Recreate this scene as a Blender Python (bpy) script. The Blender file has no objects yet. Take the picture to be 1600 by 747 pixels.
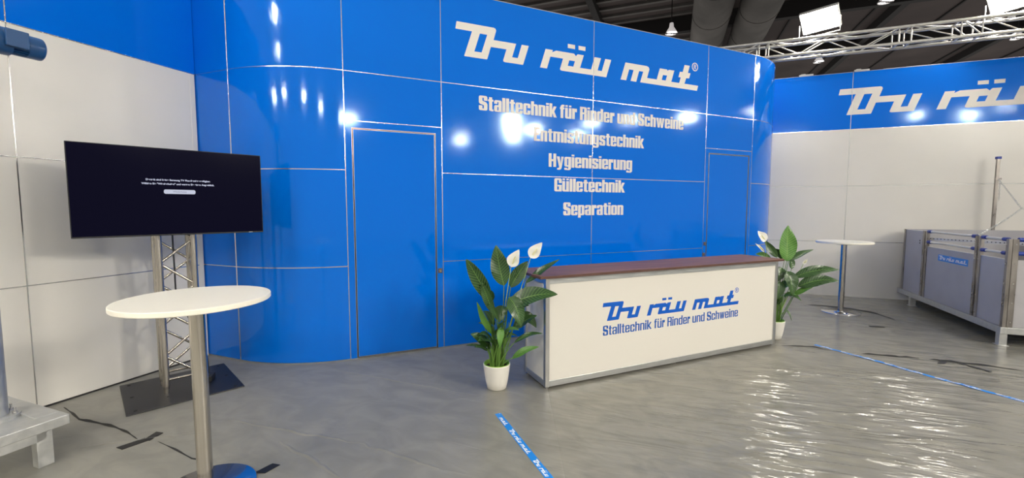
import bpy, bmesh, math, random
from mathutils import Vector, Matrix, Quaternion
from mathutils.geometry import tessellate_polygon

sc = bpy.context.scene
COL = sc.collection
R = math.radians
PI = math.pi
random.seed(7)

# ------------------------------------------------------------------ camera, world, exposure, lamps
CAM_H, PITCH, FOC = 1.611, 4.16, 671.4
cam_data = bpy.data.cameras.new('camera')
cam_data.sensor_width = 36.0
cam_data.lens = 36.0 * FOC / 1600.0
cam_data.clip_end = 300
cam = bpy.data.objects.new('camera', cam_data)
COL.objects.link(cam)
cam.location = (0, 0, CAM_H)
cam.rotation_euler = (R(90 - PITCH), 0, 0)
sc.camera = cam

sc.view_settings.view_transform = 'Standard'
sc.view_settings.look = 'None'
sc.view_settings.gamma = 1.0
sc.view_settings.use_curve_mapping = False
sc.view_settings.exposure = -0.36

LAMP = 118.0           # radiance of the stand's LED floodlights
LAMP_FAR = 330.0      # the stronger floodlights along the open front and on the stands across the aisle
HALL = 30.0           # radiance of the hall's high bay lamps
WORLD_LOW, WORLD_HIGH = 0.62, 0.52

world = bpy.data.worlds.new('hall_air')
sc.world = world
world.use_nodes = True
nt = world.node_tree
nt.nodes.clear()
o_ = nt.nodes.new('ShaderNodeOutputWorld')
bg = nt.nodes.new('ShaderNodeBackground')
tc = nt.nodes.new('ShaderNodeTexCoord')
sx = nt.nodes.new('ShaderNodeSeparateXYZ')
rm = nt.nodes.new('ShaderNodeValToRGB')
rm.color_ramp.elements[0].position = 0.0
rm.color_ramp.elements[0].color = (WORLD_LOW * 1.0, WORLD_LOW * .98, WORLD_LOW * .93, 1)
rm.color_ramp.elements[1].position = 0.55
rm.color_ramp.elements[1].color = (WORLD_HIGH * 1.0, WORLD_HIGH * .98, WORLD_HIGH * .94, 1)
nt.links.new(tc.outputs['Generated'], sx.inputs[0])
nt.links.new(sx.outputs['Z'], rm.inputs[0])
nt.links.new(rm.outputs[0], bg.inputs[0])
bg.inputs[1].default_value = 1.0
nt.links.new(bg.outputs[0], o_.inputs[0])

sc.cycles.use_denoising = True
sc.cycles.max_bounces = 8
sc.cycles.sample_clamp_indirect = 6.0
sc.cycles.caustics_reflective = False
sc.cycles.caustics_refractive = False


# ------------------------------------------------------------------ materials
def mat(name, color, rough=.5, metal=0.0, spec=.5, emit=None, estr=0, coat=0.0):
    m = bpy.data.materials.new(name)
    m.use_nodes = True
    b = m.node_tree.nodes['Principled BSDF']
    b.inputs['Base Color'].default_value = (*color, 1)
    b.inputs['Roughness'].default_value = rough
    b.inputs['Metallic'].default_value = metal
    b.inputs['Specular IOR Level'].default_value = spec
    if coat:
        b.inputs['Coat Weight'].default_value = coat
        b.inputs['Coat Roughness'].default_value = .05
    if emit:
        b.inputs['Emission Color'].default_value = (*emit, 1)
        b.inputs['Emission Strength'].default_value = estr
    return m


def N(m, t, **kw):
    n = m.node_tree.nodes.new(t)
    for k, v in kw.items():
        setattr(n, k, v)
    return n


def L(m, a, b):
    m.node_tree.links.new(a, b)


def bsdf(m):
    return m.node_tree.nodes['Principled BSDF']


def noisy(m, c1, c2, scale, detail=4, stretch=(1, 1, 1), rough=None, bump=0, coord='Object', lo=.35, hi=.65, dist=.02):
    """colour varies between c1 and c2 along a noise; optional roughness range and bump"""
    t = N(m, 'ShaderNodeTexCoord')
    mp = N(m, 'ShaderNodeMapping')
    mp.inputs['Scale'].default_value = stretch
    nz = N(m, 'ShaderNodeTexNoise')
    nz.inputs['Scale'].default_value = scale
    nz.inputs['Detail'].default_value = detail
    cr = N(m, 'ShaderNodeValToRGB')
    cr.color_ramp.elements[0].position = lo
    cr.color_ramp.elements[1].position = hi
    cr.color_ramp.elements[0].color = (*c1, 1)
    cr.color_ramp.elements[1].color = (*c2, 1)
    L(m, t.outputs[coord], mp.inputs[0])
    L(m, mp.outputs[0], nz.inputs['Vector'])
    L(m, nz.outputs['Fac'], cr.inputs[0])
    L(m, cr.outputs[0], bsdf(m).inputs['Base Color'])
    if rough:
        mr = N(m, 'ShaderNodeMapRange')
        mr.inputs['From Min'].default_value = lo
        mr.inputs['From Max'].default_value = hi
        mr.inputs['To Min'].default_value = rough[0]
        mr.inputs['To Max'].default_value = rough[1]
        L(m, nz.outputs['Fac'], mr.inputs[0])
        L(m, mr.outputs[0], bsdf(m).inputs['Roughness'])
    if bump:
        bp = N(m, 'ShaderNodeBump')
        bp.inputs['Strength'].default_value = bump
        bp.inputs['Distance'].default_value = dist
        L(m, nz.outputs['Fac'], bp.inputs['Height'])
        L(m, bp.outputs[0], bsdf(m).inputs['Normal'])
    return m


M = {}
M['blue'] = mat('glossy_blue_laminate', (.0, .158, .74), rough=.09, spec=.45)
M['blue_plain'] = mat('blue_laminate_curved', (.0, .158, .74), rough=.08, spec=.5)
for k in ('blue', 'blue_plain'):
    bsdf(M[k]).inputs['Specular Tint'].default_value = (.62, .85, 1.0, 1)
M['white'] = noisy(mat('glossy_white_laminate', (.78, .75, .70), rough=.22, spec=.5), (.755, .73, .675), (.79, .76, .70), 1.2)
M['counter_white'] = mat('warm_white_counter_panel', (.74, .71, .645), rough=.35, spec=.3)
M['white_vinyl'] = mat('white_vinyl', (.80, .765, .71), rough=.4, spec=.25)
M['blue_vinyl'] = mat('blue_vinyl', (.002, .105, .55), rough=.4, spec=.3)
M['navy_vinyl'] = mat('navy_vinyl', (.003, .09, .42), rough=.4, spec=.3)
M['alu'] = mat('anodised_aluminium', (.62, .62, .61), rough=.28, metal=1)
M['alu_bright'] = mat('bright_aluminium_edge', (.75, .75, .74), rough=.2, metal=1)
M['alu_rail'] = noisy(mat('brushed_aluminium_rail', (.55, .56, .56), rough=.35, metal=.85), (.50, .51, .51), (.60, .61, .60), 6, stretch=(1, 1, 8), rough=(.3, .42))
M['truss'] = mat('truss_aluminium', (.70, .68, .64), rough=.34, metal=.75)
M['stand_truss'] = mat('dull_aluminium', (.56, .52, .46), rough=.26, metal=1)
M['steel'] = noisy(mat('brushed_stainless', (.62, .58, .52), rough=.22, metal=1), (.56, .52, .46), (.68, .64, .58), 60, stretch=(1, 1, .02), rough=(.10, .2))
M['chrome'] = mat('polished_steel', (.72, .70, .68), rough=.12, metal=1)
M['galv'] = noisy(mat('galvanised_steel', (.55, .56, .55), rough=.4, metal=.8), (.56, .57, .56), (.66, .66, .64), 22, rough=(.35, .55), bump=.05)
M['inox'] = noisy(mat('stainless_profile', (.50, .47, .44), rough=.32, metal=.9), (.26, .24, .225), (.40, .37, .34), 9, stretch=(1, 1, .3), rough=(.25, .42))
M['panel_grey'] = noisy(mat('grey_plastic_panel', (.40, .39, .45), rough=.5), (.41, .40, .42), (.46, .45, .465), 3, rough=(.42, .55))
M['black_gap'] = mat('dark_gap', (.02, .018, .018), rough=.8)
M['black_metal'] = mat('black_powder_coat', (.012, .012, .014), rough=.42)
M['black'] = mat('black_plastic', (.012, .012, .013), rough=.5)
M['tape_and_shade_black'] = mat('black_tape', (.012, .012, .012), rough=.5)  # real tape scraps, and the strips painted as shade under film edges
M['table_white'] = mat('cream_white_tabletop', (.96, .915, .79), rough=.35)
M['pot'] = mat('white_glazed_pot', (.82, .79, .72), rough=.3)
M['liner'] = mat('lime_inner_pot', (.30, .55, .06), rough=.45)
M['soil'] = noisy(mat('potting_soil', (.03, .02, .012), rough=.95), (.015, .01, .006), (.05, .035, .02), 60, bump=.6)
M['leaf'] = noisy(mat('dark_green_leaf', (.02, .07, .015), rough=.32), (.010, .040, .009), (.026, .082, .017), 9, rough=(.26, .42))
M['leaf_light'] = noisy(mat('fresh_green_leaf', (.07, .21, .03), rough=.35), (.05, .165, .022), (.10, .26, .04), 10, rough=(.3, .45))
for k in ('leaf', 'leaf_light'):
    bsdf(M[k]).inputs['Subsurface Weight'].default_value = 0.0


def veins(m, dark, light):
    u = N(m, 'ShaderNodeUVMap')
    sp = N(m, 'ShaderNodeSeparateXYZ')
    L(m, u.outputs[0], sp.inputs[0])

    def q(op, a, b=None):
        n = N(m, 'ShaderNodeMath', operation=op)
        for i, v in enumerate((a, b)):
            if v is None:
                continue
            if isinstance(v, (int, float)):
                n.inputs[i].default_value = v
            else:
                L(m, v, n.inputs[i])
        return n.outputs[0]
    a = q('ABSOLUTE', sp.outputs['Y'])
    ph = q('SUBTRACT', q('MULTIPLY', sp.outputs['X'], 15.0), q('MULTIPLY', a, 2.2))
    w = q('ABSOLUTE', q('SUBTRACT', q('FRACT', ph), .5))
    line = q('MULTIPLY', q('GREATER_THAN', w, .36), .55)
    mid = q('LESS_THAN', a, .05)
    f_ = q('MINIMUM', q('ADD', line, mid), 1.0)
    mx = N(m, 'ShaderNodeMix', data_type='RGBA')
    L(m, f_, mx.inputs['Factor'])
    src = bsdf(m).inputs['Base Color'].links[0].from_socket
    L(m, src, mx.inputs['A'])
    mx.inputs['B'].default_value = (*light, 1)
    L(m, mx.outputs['Result'], bsdf(m).inputs['Base Color'])


veins(M['leaf'], None, (.12, .22, .06))
veins(M['leaf_light'], None, (.22, .40, .09))
M['stem'] = mat('green_stem', (.12, .24, .04), rough=.45)
M['stalk'] = mat('pale_green_stalk', (.30, .42, .12), rough=.45)
M['spathe'] = mat('white_spathe', (.88, .87, .80), rough=.5)
M['spadix'] = mat('cream_spadix', (.72, .70, .42), rough=.7)
M['wood'] = noisy(mat('dark_brown_wood_laminate', (.12, .055, .04), rough=.33, spec=.3), (.13, .055, .038), (.34, .165, .115), 5, detail=6, stretch=(.35, 6, 6), rough=(.42, .52))
M['wood_edge'] = mat('dark_wood_edge_band', (.10, .045, .03), rough=.45)
M['motor'] = mat('blue_enamel', (.012, .075, .22), rough=.3, coat=.4)
M['blue_cap'] = mat('blue_plastic_cap', (.01, .04, .30), rough=.4)
M['tube_white'] = mat('galvanised_rail_tube', (.72, .71, .68), rough=.35, metal=.4)
M['sticker'] = mat('sky_blue_sticker', (.005, .25, .72), rough=.4)
M['tape_blue'] = mat('sky_blue_tape', (.004, .24, .75), rough=.38)
M['tape_white'] = mat('white_print', (.85, .85, .85), rough=.45)
M['screen'] = mat('screen_glass', (.001, .001, .003), rough=.12, spec=.07, emit=(.06, .05, .34), estr=.035)
M['screen_text'] = mat('screen_glowing_text', (0, 0, 0), rough=.5, emit=(.72, .76, 1.0), estr=.85)
M['screen_button'] = mat('screen_glowing_button', (0, 0, 0), rough=.5, emit=(.75, .80, 1.0), estr=.85)
M['screen_grey'] = mat('screen_grey_text', (0, 0, 0), rough=.5, emit=(.36, .38, .52), estr=.8)
M['lamp'] = mat('floodlight_glow', (0, 0, 0), emit=(1.0, .94, .83), estr=LAMP)
M['lamp_far'] = mat('strong_floodlight_glow', (0, 0, 0), emit=(1.0, .94, .83), estr=LAMP_FAR)
M['hall_lamp'] = mat('high_bay_glow', (0, 0, 0), emit=(1.0, .95, .92), estr=HALL)
M['lamp_body'] = mat('lamp_housing', (.55, .54, .52), rough=.4, metal=.5)
M['lamp_rim'] = mat('high_bay_reflector', (.8, .78, .75), rough=.4, emit=(1, .93, .92), estr=.5)
M['ceil'] = noisy(mat('dark_acoustic_ceiling', (.06, .05, .048), rough=.9), (.060, .046, .045), (.095, .074, .070), .35, detail=6)
M['beam'] = mat('dark_roof_beam', (.02, .017, .017), rough=.8)
M['duct'] = noisy(mat('grey_fabric_duct', (.16, .15, .14), rough=.9), (.125, .115, .108), (.18, .165, .155), .9, detail=5)
M['brass'] = mat('bronze_lock', (.30, .22, .17), rough=.35, metal=1)

# grey polyethylene film on the floor: long creases run across the hall, much stronger on the right half
f = mat('grey_plastic_film', (.2, .2, .2), rough=.18, spec=.5)
t = N(f, 'ShaderNodeTexCoord')
rot = N(f, 'ShaderNodeMapping')
rot.inputs['Rotation'].default_value = (0, 0, R(20.5))
L(f, t.outputs['Object'], rot.inputs[0])


def stretched(scale, sc_, detail, distort=0.0):
    mp = N(f, 'ShaderNodeMapping')
    mp.inputs['Scale'].default_value = scale
    L(f, rot.outputs[0], mp.inputs[0])
    nz = N(f, 'ShaderNodeTexNoise')
    nz.inputs['Scale'].default_value = sc_
    nz.inputs['Detail'].default_value = detail
    nz.inputs['Distortion'].default_value = distort
    L(f, mp.outputs[0], nz.inputs['Vector'])
    return nz


def math_(op, a, b=None, clamp=False):
    n = N(f, 'ShaderNodeMath', operation=op)
    n.use_clamp = clamp
    for i, v in enumerate((a, b)):
        if v is None:
            continue
        if isinstance(v, (int, float)):
            n.inputs[i].default_value = v
        else:
            L(f, v, n.inputs[i])
    return n.outputs[0]


n1 = stretched((.42, 2.3, 1), 2.0, 3, .9)      # broad creases
n2 = stretched((1.1, 6.0, 1), 2.2, 3, .6)      # fine creases
n3 = stretched((1.0, 1.0, 1), .9, 2, .2)       # where creases gather
n4 = stretched((1.0, 1.5, 1), 3.2, 3, 1.2)     # soft billows
ridge1 = math_('SUBTRACT', 1.0, math_('MULTIPLY', math_('ABSOLUTE', math_('SUBTRACT', n1.outputs['Fac'], .5)), 5.0), True)
ridge2 = math_('SUBTRACT', 1.0, math_('MULTIPLY', math_('ABSOLUTE', math_('SUBTRACT', n2.outputs['Fac'], .5)), 6.0), True)
sep = N(f, 'ShaderNodeSeparateXYZ')
L(f, t.outputs['Object'], sep.inputs[0])
side = N(f, 'ShaderNodeMapRange')
side.inputs['From Min'].default_value = -.6
side.inputs['From Max'].default_value = 2.0
side.inputs['To Min'].default_value = .10
side.inputs['To Max'].default_value = 1.0
L(f, sep.outputs['X'], side.inputs[0])
near = N(f, 'ShaderNodeMapRange')
near.inputs['From Min'].default_value = 5.2
near.inputs['From Max'].default_value = 4.0
near.inputs['To Min'].default_value = .25
near.inputs['To Max'].default_value = 1.0
L(f, sep.outputs['Y'], near.inputs[0])
gather = N(f, 'ShaderNodeMapRange')
gather.inputs['From Min'].default_value = .36
gather.inputs['From Max'].default_value = .62
gather.inputs['To Min'].default_value = .25
L(f, n3.outputs['Fac'], gather.inputs[0])
amt = math_('MULTIPLY', math_('MULTIPLY', side.outputs[0], near.outputs[0]), gather.outputs[0])
h = math_('ADD', math_('MULTIPLY', math_('POWER', ridge1, 1.5), 1.1), math_('MULTIPLY', ridge2, .25))
h = math_('MULTIPLY', h, amt)
h = math_('ADD', h, math_('MULTIPLY', n4.outputs['Fac'], .16))
bp = N(f, 'ShaderNodeBump')
bp.inputs['Strength'].default_value = .34
bp.inputs['Distance'].default_value = .025
L(f, h, bp.inputs['Height'])
L(f, bp.outputs[0], bsdf(f).inputs['Normal'])
cr = N(f, 'ShaderNodeValToRGB')
cr.color_ramp.elements[0].color = (.215, .208, .178, 1)
cr.color_ramp.elements[1].color = (.272, .261, .222, 1)
cr.color_ramp.elements[0].position = .35
cr.color_ramp.elements[1].position = .65
L(f, n4.outputs['Fac'], cr.inputs[0])
L(f, cr.outputs[0], bsdf(f).inputs['Base Color'])
gloss = N(f, 'ShaderNodeMapRange')
gloss.inputs['From Min'].default_value = -1.0
gloss.inputs['From Max'].default_value = 1.6
gloss.inputs['To Min'].default_value = .36
gloss.inputs['To Max'].default_value = .19
L(f, sep.outputs['X'], gloss.inputs[0])
L(f, gloss.outputs[0], bsdf(f).inputs['Roughness'])
M['film'] = f


# ------------------------------------------------------------------ mesh builder
class MB:
    def __init__(self):
        self.v, self.f, self.s = [], [], []

    def add(self, verts, faces, smooth=False):
        o = len(self.v)
        self.v += [tuple(p) for p in verts]
        self.f += [tuple(i + o for i in q) for q in faces]
        self.s += [smooth] * len(faces)
        return self

    def box(self, c, s, rot=None):
        vs = []
        for dz in (-.5, .5):
            for dx, dy in ((-.5, -.5), (.5, -.5), (.5, .5), (-.5, .5)):
                p = Vector((dx * s[0], dy * s[1], dz * s[2]))
                if rot is not None:
                    p = rot @ p
                vs.append(p + Vector(c))
        return self.add(vs, [(3, 2, 1, 0), (4, 5, 6, 7), (0, 1, 5, 4), (1, 2, 6, 5), (2, 3, 7, 6), (3, 0, 4, 7)])

    def bx(self, x0, x1, y0, y1, z0, z1):
        return self.box(((x0 + x1) / 2, (y0 + y1) / 2, (z0 + z1) / 2), (abs(x1 - x0), abs(y1 - y0), abs(z1 - z0)))

    def cyl(self, p0, p1, r, n=20, r1=None, caps=True):
        p0, p1 = Vector(p0), Vector(p1)
        r1 = r if r1 is None else r1
        d = (p1 - p0).normalized()
        a = d.orthogonal().normalized()
        b = d.cross(a)
        vs = [p0 + (a * math.cos(2 * PI * i / n) + b * math.sin(2 * PI * i / n)) * r for i in range(n)]
        vs += [p1 + (a * math.cos(2 * PI * i / n) + b * math.sin(2 * PI * i / n)) * r1 for i in range(n)]
        self.add(vs, [(i, (i + 1) % n, n + (i + 1) % n, n + i) for i in range(n)], True)
        if caps:
            self.add(vs[:n], [tuple(reversed(range(n)))])
            self.add(vs[n:], [tuple(range(n))])
        return self

    def lathe(self, prof, c=(0, 0, 0), n=40, smooth=True):
        vs, fs = [], []
        for r, z in prof:
            for i in range(n):
                a = 2 * PI * i / n
                vs.append((c[0] + r * math.cos(a), c[1] + r * math.sin(a), c[2] + z))
        for k in range(len(prof) - 1):
            for i in range(n):
                j = (i + 1) % n
                fs.append((k * n + i, k * n + j, (k + 1) * n + j, (k + 1) * n + i))
        return self.add(vs, fs, smooth)

    def tube(self, pts, r, n=8, caps=True, radii=None):
        pts = [Vector(p) for p in pts]
        vs = []
        prev = None
        for i, p in enumerate(pts):
            d = (pts[min(i + 1, len(pts) - 1)] - pts[max(i - 1, 0)]).normalized()
            if prev is None:
                a = d.orthogonal().normalized()
            else:
                a = (prev - d * prev.dot(d))
                a = a.normalized() if a.length > 1e-6 else d.orthogonal().normalized()
            prev = a
            b = d.cross(a)
            rr = radii[i] if radii else r
            vs += [p + (a * math.cos(2 * PI * k / n) + b * math.sin(2 * PI * k / n)) * rr for k in range(n)]
        fs = []
        for i in range(len(pts) - 1):
            for k in range(n):
                j = (k + 1) % n
                fs.append((i * n + k, i * n + j, (i + 1) * n + j, (i + 1) * n + k))
        self.add(vs, fs, True)
        if caps:
            self.add(vs[:n], [tuple(reversed(range(n)))])
            self.add(vs[-n:], [tuple(range(n))])
        return self

    def prism(self, loops, fr, depth, lift=0.0):
        """flat outline (first loop) with holes, placed by fr(a, b, w) and extruded from w=0 to w=depth"""
        flat = [[Vector((x, y, 0)) for x, y in lp] for lp in loops]
        tris = tessellate_polygon(flat)
        pts = [p for lp in loops for p in lp]
        top = [fr(x, y, depth + lift) for x, y in pts]
        tr = []
        for tri in tris:
            a, b, c = (pts[i] for i in tri)
            cr_ = (b[0] - a[0]) * (c[1] - a[1]) - (b[1] - a[1]) * (c[0] - a[0])
            tr.append(tuple(tri) if cr_ > 0 else tuple(reversed(tri)))
        self.add(top, tr)
        o = 0
        for lp in loops:
            n = len(lp)
            a = [fr(x, y, 0) for x, y in lp]
            b = [fr(x, y, depth + lift) for x, y in lp]
            self.add(a + b, [(i, (i + 1) % n, n + (i + 1) % n, n + i) for i in range(n)])
            o += n
        return self

    def grid(self, rows, smooth=True, closed=False):
        n = len(rows[0])
        vs = [p for r_ in rows for p in r_]
        fs = []
        for i in range(len(rows) - 1):
            for k in range(n - 1):
                fs.append((i * n + k, i * n + k + 1, (i + 1) * n + k + 1, (i + 1) * n + k))
        return self.add(vs, fs, smooth)

    def build(self, name, m, parent=None, bevel=0, label=None, fix=True):
        me = bpy.data.meshes.new(name)
        me.from_pydata(self.v, [], self.f)
        me.polygons.foreach_set('use_smooth', self.s)
        me.validate()
        if fix:
            b = bmesh.new()
            b.from_mesh(me)
            bmesh.ops.recalc_face_normals(b, faces=b.faces)
            b.to_mesh(me)
            b.free()
        me.materials.append(M[m] if isinstance(m, str) else m)
        o = bpy.data.objects.new(name, me)
        COL.objects.link(o)
        if parent:
            o.parent = parent
        if bevel:
            md = o.modifiers.new('edge', 'BEVEL')
            md.width = bevel
            md.segments = 2
            md.limit_method = 'ANGLE'
        if label:
            o['label'] = label
        return o


def thing(name, label, cat, loc=(0, 0, 0), rotz=0, group=None):
    o = bpy.data.objects.new(name, None)
    o.empty_display_size = .1
    COL.objects.link(o)
    o.location = loc
    o.rotation_euler = (0, 0, rotz)
    o['label'] = label
    o['category'] = cat
    if group:
        o['group'] = group
    return o


def tag(o, label, cat, group=None):
    o['label'] = label
    o['category'] = cat
    if group:
        o['group'] = group
    return o


def structure(o, label=None):
    o['kind'] = 'structure'
    if label:
        o['label'] = label
    return o


def copy_tree(o, parent=None):
    c = o.copy()
    COL.objects.link(c)
    if parent:
        c.parent = parent
    for ch in list(o.children):
        copy_tree(ch, c)
    return c


# planes of the three stand walls: normal angle and distance from the camera's ground point
def plane(ang, d):
    n = Vector((math.cos(R(ang)), math.sin(R(ang)), 0))
    tg = Vector((n.y, -n.x, 0))

    def fr(s, z, w=0.0):      # s along the wall, z up, w towards the room
        p = tg * s + n * (d - w)
        return Vector((p.x, p.y, z))
    return fr, n, tg


BF, BN, BT = plane(114.0, 4.770)
LF_, LN, LT = plane(159.5, 4.726)
RF, RN, RT = plane(69.5, 9.372)


def quad_bar(mb, fr, s0, s1, z0, z1, w0, w1):
    ps = [fr(s, z, w) for w in (w0, w1) for s, z in ((s0, z0), (s1, z0), (s1, z1), (s0, z1))]
    mb.add(ps, [(0, 1, 2, 3), (7, 6, 5, 4), (0, 4, 5, 1), (1, 5, 6, 2), (2, 6, 7, 3), (3, 7, 4, 0)])


# ------------------------------------------------------------------ floor
FX0, FX1, FY0, FY1, FST = -.9, 5.6, 1.30, 5.05, .0125


def build_film():
    """the sheet on the right: hundreds of single creases gathered in clusters, all roughly across the hall"""
    import numpy as np
    rg = np.random.default_rng(12)
    nx, ny = int((FX1 - FX0) / FST) + 1, int((FY1 - FY0) / FST) + 1
    X, Y = np.meshgrid(np.linspace(FX0, FX1, nx), np.linspace(FY0, FY1, ny), indexing='ij')
    Z = np.zeros_like(X)

    def crease(cx, cy, th, ln, wd, ht, bend):
        u = (X - cx) * math.cos(th) + (Y - cy) * math.sin(th)
        v = -(X - cx) * math.sin(th) + (Y - cy) * math.cos(th) - bend * u * u
        m = np.abs(u) < ln / 2
        Z[m] += (ht * np.exp(-(v[m] / wd) ** 2) * (1 - (2 * u[m] / ln) ** 2))

    clusters = [(2.23, 3.83), (2.3, 3.6), (1.7, 3.33), (2.18, 3.2), (2.4, 3.04), (1.8, 2.86), (2.15, 2.72), (1.7, 2.5), (3.5, 3.83), (3.5, 3.5), (3.55, 3.1), (3.3, 2.85), (3.35, 4.05),
                (3.2, 3.65), (2.9, 2.8), (2.8, 4.0), (2.9, 3.4), (1.3, 3.0), (1.2, 2.4), (2.2, 2.1)]
    for cx, cy in clusters:
        th0 = math.radians(-19 + rg.normal(0, 6))
        for k in range(int(rg.integers(7, 14))):
            crease(cx + rg.normal(0, .22), cy + rg.normal(0, .10), th0 + math.radians(rg.normal(0, 5)), rg.uniform(.15, .75), rg.uniform(.010, .024), rg.uniform(.003, .010), rg.normal(0, .10))
    for k in range(150):
        crease(rg.uniform(.5, 5.2), rg.uniform(1.5, 4.3), math.radians(-19 + rg.normal(0, 9)), rg.uniform(.2, 1.1), rg.uniform(.010, .03), rg.uniform(.0015, .005), rg.normal(0, .08))
    for k in range(16):      # fan of fine folds pulled from the counter's near corner
        a = math.radians(rg.uniform(-50, 5))
        r_ = rg.uniform(.3, .8)
        crease(.36 + r_ * math.cos(a), 3.55 + r_ * math.sin(a), a + math.radians(rg.normal(0, 4)), rg.uniform(.3, .7), rg.uniform(.010, .02), rg.uniform(.0015, .0035), rg.normal(0, .2))
    for k in range(26):      # faint folds on the smooth left part
        crease(rg.uniform(-.8, .8), rg.uniform(1.5, 3.3), math.radians(rg.uniform(-60, 40)), rg.uniform(.2, .8), rg.uniform(.015, .04), rg.uniform(.0008, .002), rg.normal(0, .3))
    edge = np.minimum.reduce([X - FX0, FX1 - X, Y - FY0, FY1 - Y])
    Z *= np.clip(edge / .25, 0, 1)
    # creases flatten under the counter
    s_ = (X * math.cos(R(24)) + Y * math.sin(R(24)))
    n_ = (-X * math.sin(R(24)) + Y * math.cos(R(24)))
    dist = np.maximum(np.maximum(1.74 - s_, s_ - 4.86), np.maximum(3.20 - n_, n_ - 3.75))
    Z *= np.clip(.15 + dist / .10, .15, 1)
    Z = np.minimum(Z, .02)
    return X, Y, Z, nx, ny


FILM = build_film()


def film_h(x, y):
    X, Y, Z, nx, ny = FILM
    i, j = (x - FX0) / FST, (y - FY0) / FST
    if i < 0 or j < 0 or i >= nx - 1 or j >= ny - 1:
        return 0.0
    a, b = int(i), int(j)
    p, q = i - a, j - b
    return float(Z[a, b] * (1 - p) * (1 - q) + Z[a + 1, b] * p * (1 - q) + Z[a, b + 1] * (1 - p) * q + Z[a + 1, b + 1] * p * q)


mb = MB()
mb.bx(-14, FX0, -9, 16, -.05, 0)
mb.bx(FX1, 18, -9, 16, -.05, 0)
mb.bx(FX0, FX1, -9, FY0, -.05, 0)
mb.bx(FX0, FX1, FY1, 16, -.05, 0)
X_, Y_, Z_, nx_, ny_ = FILM
o0 = len(mb.v)
mb.v += list(zip(X_.ravel().tolist(), Y_.ravel().tolist(), Z_.ravel().tolist()))
fq = [(o0 + a * ny_ + b, o0 + (a + 1) * ny_ + b, o0 + (a + 1) * ny_ + b + 1, o0 + a * ny_ + b + 1) for a in range(nx_ - 1) for b in range(ny_ - 1)]
mb.f += fq
mb.s += [True] * len(fq)
floor = structure(mb.build('floor', 'film', fix=False), 'floor covered in creased grey plastic film')


def ground_ribbon(pts, w, hgt=.004, name='crease', m='film', parent=None):
    """low rounded ridge lying on the floor along pts"""
    b_ = MB()
    rows = []
    P = [Vector((x, y, 0)) for x, y in pts]
    for i, p in enumerate(P):
        d = (P[min(i + 1, len(P) - 1)] - P[max(i - 1, 0)]).normalized()
        s = Vector((-d.y, d.x, 0))
        k = math.sin(PI * (i + .35) / (len(P) - .3)) if len(P) > 2 else 1
        rows.append([p + s * w * q * (.4 + .6 * k) + Vector((0, 0, .0005 + hgt * hh * (.4 + .6 * k))) for q, hh in ((-.5, 0), (-.15, .8), (.1, 1), (.5, 0))])
    b_.grid(rows)
    return b_.build(name, m, parent, fix=False)


def wavy(a, b, n, amp, seed):
    rr = random.Random(seed)
    a, b = Vector(a), Vector(b)
    d = b - a
    s = Vector((-d.y, d.x)).normalized()
    return [tuple(a + d * (i / n) + s * amp * rr.uniform(-1, 1) * (0 < i < n)) for i in range(n + 1)]


for i, (a, b) in enumerate((((-1.951, 4.261), (-.246, 3.565)), ((-2.165, 3.165), (-1.055, 2.843)), ((-1.055, 2.843), (-.45, 2.55)),
                            ((.54, 3.277), (2.578, 2.565)), ((-1.6, 2.86), (-1.0, 2.45)), ((-2.9, 2.78), (-2.25, 2.98)))):
    ground_ribbon(wavy(a, b, 14, .012, i), .035, .004, 'film_crease', parent=floor)

# ------------------------------------------------------------------ stand walls
H4 = 4.0


def wall_pieces(fr, s0, s1, z0, z1, m, name, parent, seams_v=(), seams_h=(), depth=.06, w=0.0):
    b_ = MB()
    quad_bar(b_, fr, s0, s1, z0, z1, w - depth, w)
    return b_.build(name, m, parent)


def strips(fr, vert, horiz, parent, name='seam_strip', t=.0075):
    b_ = MB()
    for s, z0, z1 in vert:
        quad_bar(b_, fr, s - t / 2, s + t / 2, z0, z1, -.004, .0022)
    for z, s0, s1 in horiz:
        quad_bar(b_, fr, s0, s1, z - t / 2, z + t / 2, -.004, .0016)
    return b_.build(name, 'alu_bright', parent)


# left wall: white panels up to 3 m, blue band above
b_ = MB()
quad_bar(b_, LF_, -1.2, 3.14, 0, 3.0, -.06, 0)
wl = structure(b_.build('wall_left', 'white'), 'glossy white stand wall on the left with blue band on top')
b_ = MB()
quad_bar(b_, LF_, -1.2, 3.155, 3.0, H4, -.06, 0)
b_.build('blue_band', 'blue', wl, label='glossy blue band along the top of the white wall')
strips(LF_, [(1.79, 0, H4), (-.24, 0, H4)], [(1, -1.2, 3.14), (2, -1.2, 3.14), (3, -1.2, 3.15), (H4 - .006, -1.2, 3.15)], wl)
b_ = MB()
quad_bar(b_, LF_, -1.2, 3.09, 0.0, .012, 0, .012)
structure(b_.build('base_gap_shade_left', 'black_gap'))  # dark strip paints the shaded gap at the wall's foot

# right wall
b_ = MB()
quad_bar(b_, RF, 1.60, 11.0, 0, 3.0, -.06, 0)
wr = structure(b_.build('wall_right', 'white'), 'glossy white stand wall on the right with blue band on top')
b_ = MB()
quad_bar(b_, RF, 1.60, 11.0, 3.0, H4, -.06, 0)
b_.build('blue_band', 'blue', wr, label='glossy blue band along the top of the white wall')
strips(RF, [(2.914, 0, H4), (6.95, 0, H4), (8.95, 0, H4)], [(1, 1.6, 11), (2, 1.6, 11), (3, 1.6, 11), (H4 - .006, 1.6, 11)], wr)


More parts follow.
